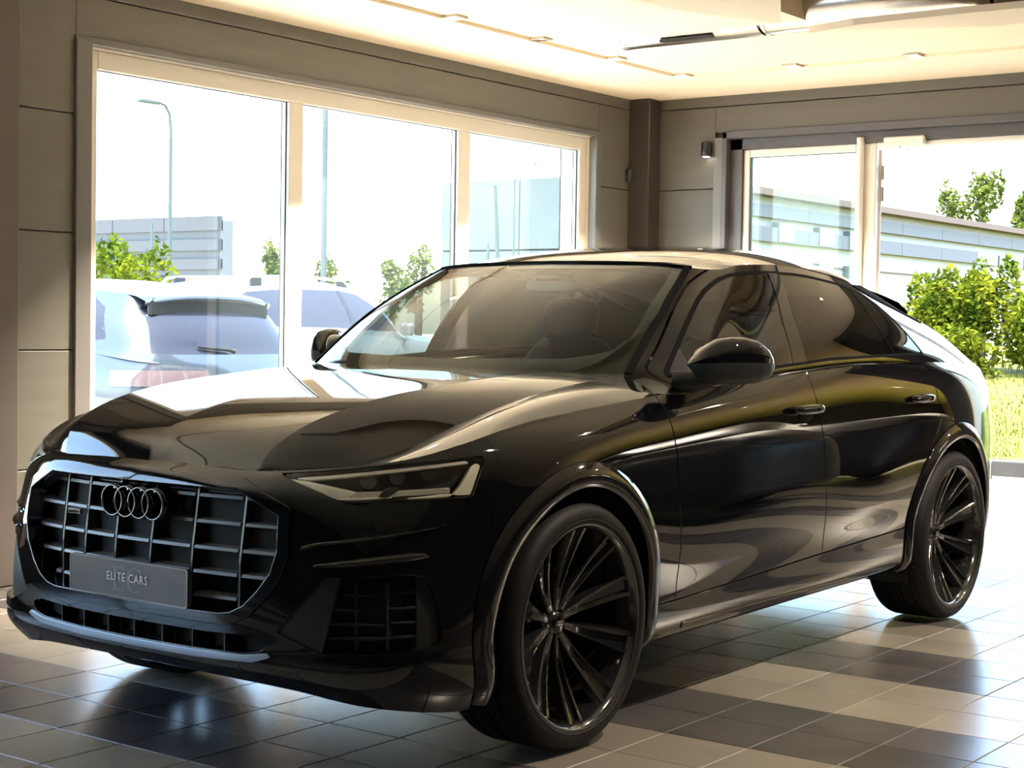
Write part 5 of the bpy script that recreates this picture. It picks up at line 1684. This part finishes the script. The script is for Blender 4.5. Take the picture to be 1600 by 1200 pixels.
# ------------------------------------------------------------------ parked cars
def parked(name, label, loc, rz, paint, sc=(1,1,1), rails=False, indoors=False):
    root = empty(name, loc, rz)
    tag(root, label, 'car')
    T = Matrix.Translation(Vector(loc)) @ Matrix.Rotation(rz, 4, 'Z') @ Matrix.Diagonal((*sc, 1))
    Tn = np.array(T)
    def place(s):
        V = s.V@Tn[:3, :3].T+Tn[:3, 3]
        N = unit(s.N@np.linalg.inv(Tn[:3, :3]))
        return Sf(V, N, s.F)
    def put(nm, s, mat, par=None): return sf_obj(nm, place(s), mat, par or root)
    def tm(b): 
        b.v = [tuple(T @ Vector(v)) for v in b.v]; return b
    lowp = grid_sf(tensor(B, 150, 34), (0, 1, 0), (17, 90))
    # tall tailgate, longer roof
    h4 = g4.copy(); h1 = g1.copy(); h0 = g0.copy()
    h4[:, 2] += .075
    h4[9:] = [(2.45,.675,1.625),(2.85,.665,1.61),(3.25,.65,1.585),(3.48,.625,1.565),(3.54,.57,1.565),(3.57,.35,1.575),(3.58,0,1.58)]
    h1[11:] = [(3.15,.885,1.16),(3.5,.865,1.13),(3.78,.79,1.09),(3.92,.52,1.07),(3.95,0,1.07)]
    h0[11:] = [(3.15,.905,1.13),(3.5,.885,1.10),(3.80,.81,1.06),(3.96,.54,1.04),(4.0,0,1.04)]
    ow_ = outw
    m2 = h1*(1-.36)+h4*.36+ow_*.03; m3 = h1*(1-.72)+h4*.72+ow_*.022
    ghp = tensor(np.array([h0, h1, m2, m3, h4]), 150, 26)
    gs = grid_sf(ghp, (0, 1, 0), (13, 75))
    D2 = [(.80,1.16),(1.0,1.32),(1.2,1.46),(1.40,1.555),(1.7,1.590),(2.3,1.590),(2.8,1.575),(3.18,1.545),(3.36,1.46),(3.50,1.22),(3.3,1.20),(2.0,1.195),(1.2,1.165)]
    dfn = lambda V: np.maximum(sdpoly(V[:, [0, 2]], D2), .6-V[:, 1])
    sgl_, gs = cut(gs, dfn(gs.V))
    wfn = lambda V: np.maximum(np.maximum(V[:, 1]-np.interp(V[:, 2], [1.1,1.6], [.71,.60]), 1.14-V[:, 2]), V[:, 0]-1.34)
    wsg, gs = cut(gs, wfn(gs.V))
    rfn = lambda V: np.maximum(np.maximum(3.35-V[:, 0], V[:, 1]-np.interp(V[:, 2], [1.10,1.5], [.70,.60])), np.maximum(1.10-V[:, 2], V[:, 2]-1.50))
    rwn, gs = cut(gs, rfn(gs.V))
    body_ = outside(outside(lowp, circ(0, .40, .41)), circ(2.995, .40, .41))
    dk = lambda s: join(s, mirror(s))
    hoodp = grid_sf(rows(Ce, Md, R_, Sh, Cr, nu=40, nv=20), (0, 0, 1))
    put('body', dk(body_), paint); put('hood', dk(hoodp), paint); put('cabin_frame', dk(gs), paint)
    # roof
    e_ = ghp[-1]
    kk0, kk1 = int(round(ts_[3]*149)), int(round(ts_[12]*149))
    ed_ = curve(e_[kk0:kk1+1], 40, pw=1.0)
    ce_ = curve(np.array([(1.19,0,1.623),(1.5,0,1.68),(2.0,0,1.705),(2.6,0,1.70),(3.1,0,1.665),(3.56,0,1.60)]), 40)
    RG_ = np.zeros((12, 40, 3))
    for i, w in enumerate(np.linspace(0, 1, 12)):
        RG_[i, :, 1] = ed_[:, 1]*w; RG_[i, :, 0] = ce_[:, 0]+(ed_[:, 0]-ce_[:, 0])*w**2.2; RG_[i, :, 2] = ce_[:, 2]+(ed_[:, 2]-ce_[:, 2])*w**2.9
    put('roof', dk(grid_sf(RG_, (0, 0, 1))), paint)
    dkglass = pbr('parked_car_glass', (0.03, 0.032, 0.045), 0.08, spec=.25)
    if indoors: dkglass = pbr('dark_blind_glass', (0.006, 0.006, 0.007), 0.3, spec=.15)
    put('windscreen', dk(wsg), dkglass)
    put('side_window', sgl_, dkglass); put('side_window', mirror(sgl_), dkglass)
    rwo = put('rear_window', dk(rwn), dkglass)
    # pillars dividing the side glass
    for x_ in (1.62, 2.55):
        q = clip(sgl_, lambda V: np.abs(V[:, 0]-x_-(V[:, 2]-1.2)*.25)-.035)
        for mm_ in (q, mirror(q)): put('pillar', offset(mm_, .004), M_BLACKPL)
    # rear spoiler, wiper, lamps, plate
    sp_ = np.zeros((5, 20, 3))
    for j, y in enumerate(np.linspace(0, .63, 20)):
        e2 = (y/.63)**4
        for i, (x, z) in enumerate([(3.40,1.625),(3.58,1.600),(3.76-.07*e2,1.56),(3.75-.07*e2,1.530),(3.60,1.50)]): sp_[i, j] = (x, y, z-.05*(y/.63)**2.5)
    sps = grid_sf(sp_, (0, 0, 1), (1, 8))
    put('rear_spoiler', dk(sps), paint)
    under = grid_sf(sp_[3:], (0, 0, -1), (0, 8)) if False else None
    tm(MB().bbox(3.66, 3.71, -.60, .60, 1.395, 1.535, .02)).build('spoiler_underside', M_BLACKPL, root)
    wp = tm(MB().tube([(3.955,.02,1.13), (3.93,-.02,1.145), (3.90,-.30,1.165)], [.022,.016,.008], 8)).build('wiper', M_BLACKPL, rwo)
    for sgn in (-1, 1):
        q = clip(lowp, lambda V: np.abs(V[:, 2]-.93)-.06, lambda V: 3.62-V[:, 0], lambda V: .35-V[:, 1])
        q = q if sgn > 0 else mirror(q)
        put('tail_lamp', offset(q, .006), pbr('smoked_tail_lamp', (.10,.07,.075), .1, coat=1.0))
    tm(MB().bbox(4.085, 4.10, -.26, .26, .70, .81, .004)).build('rear_plate', pbr('white_plate', (.7,.7,.7), .5), root)
    for cx in (0.0, 2.995):
        for sgn in (-1, 1):
            w_ = tm(MB().lathe([(.30,sgn*.70),(.385,sgn*.70),(.395,sgn*.72),(.395,sgn*.94),(.38,sgn*.965),(.29,sgn*.965)], (cx, 0, .395), 'y', 36)).build('wheel', M_RUBBER, root)
            tm(MB().lathe([(.295,sgn*.955),(.28,sgn*.93),(.08,sgn*.93),(.0005,sgn*.935)], (cx, 0, .395), 'y', 10, False)).build('rim', pbr('silver_rim', (.5,.5,.52), .3, metal=.9), w_)
    tm(MB().box(-.6, 3.8, -.75, .75, .22, .40)).build('underbody', M_INNER, root)
    lp = offset(lowp, -.02)
    if rails:
        for sgn in (-1, 1):
            tm(MB().tube([(1.45, sgn*.63, 1.63), (1.55, sgn*.635, 1.70), (2.2, sgn*.635, 1.725), (2.9, sgn*.63, 1.705), (3.15, sgn*.62, 1.685), (3.25, sgn*.615, 1.62)], .016, 8)).build('roof_rail', pbr('white_rail', (.6,.6,.62), .3), root)
            for x_ in (1.55, 2.95):
                tm(MB().bbox(x_-.07, x_+.09, sgn*.60, sgn*.645, 1.60, 1.70, .008)).build('rail_foot', M_BLACKPL, root)
    for sgn in (-1, 1):
        tm(MB().bbox(.74, .86, sgn*.93, sgn*1.10, 1.12, 1.26, .03)).build('door_mirror', paint, root)
    return root
M_BLUEGREY = pbr('blue_grey_paint', (0.035, 0.045, 0.06), 0.2, metal=.1, coat=1.0)
M_WHITEP = pbr('white_paint', (0.22, 0.23, 0.25), 0.25, coat=.5)
parked('car', 'silver-blue SUV parked tail towards the first window pane', (4.74, 9.45, -.06), -math.pi/2, M_BLUEGREY, (1.0,1.03,.985))
parked('car', 'white SUV with roof rails parked side-on behind the silver-blue one', (11.5, 9.8, -.06), math.pi, M_WHITEP, (.98,.98,1.075), True)

M_MATTE = pbr('dark_satin_paint', (0.006, 0.006, 0.008), 0.38, spec=.3)
parked('car', 'dark SUV standing across the showroom beside the black one, out of frame', (4.7, -3.5, 0), -math.pi/2, M_MATTE, (.97,.97,1.0), False, True)
parked('car', 'second dark SUV standing across the showroom, out of frame', (7.4, -3.75, 0), -math.pi/2, M_MATTE, (.97,.97,1.0), False, True)
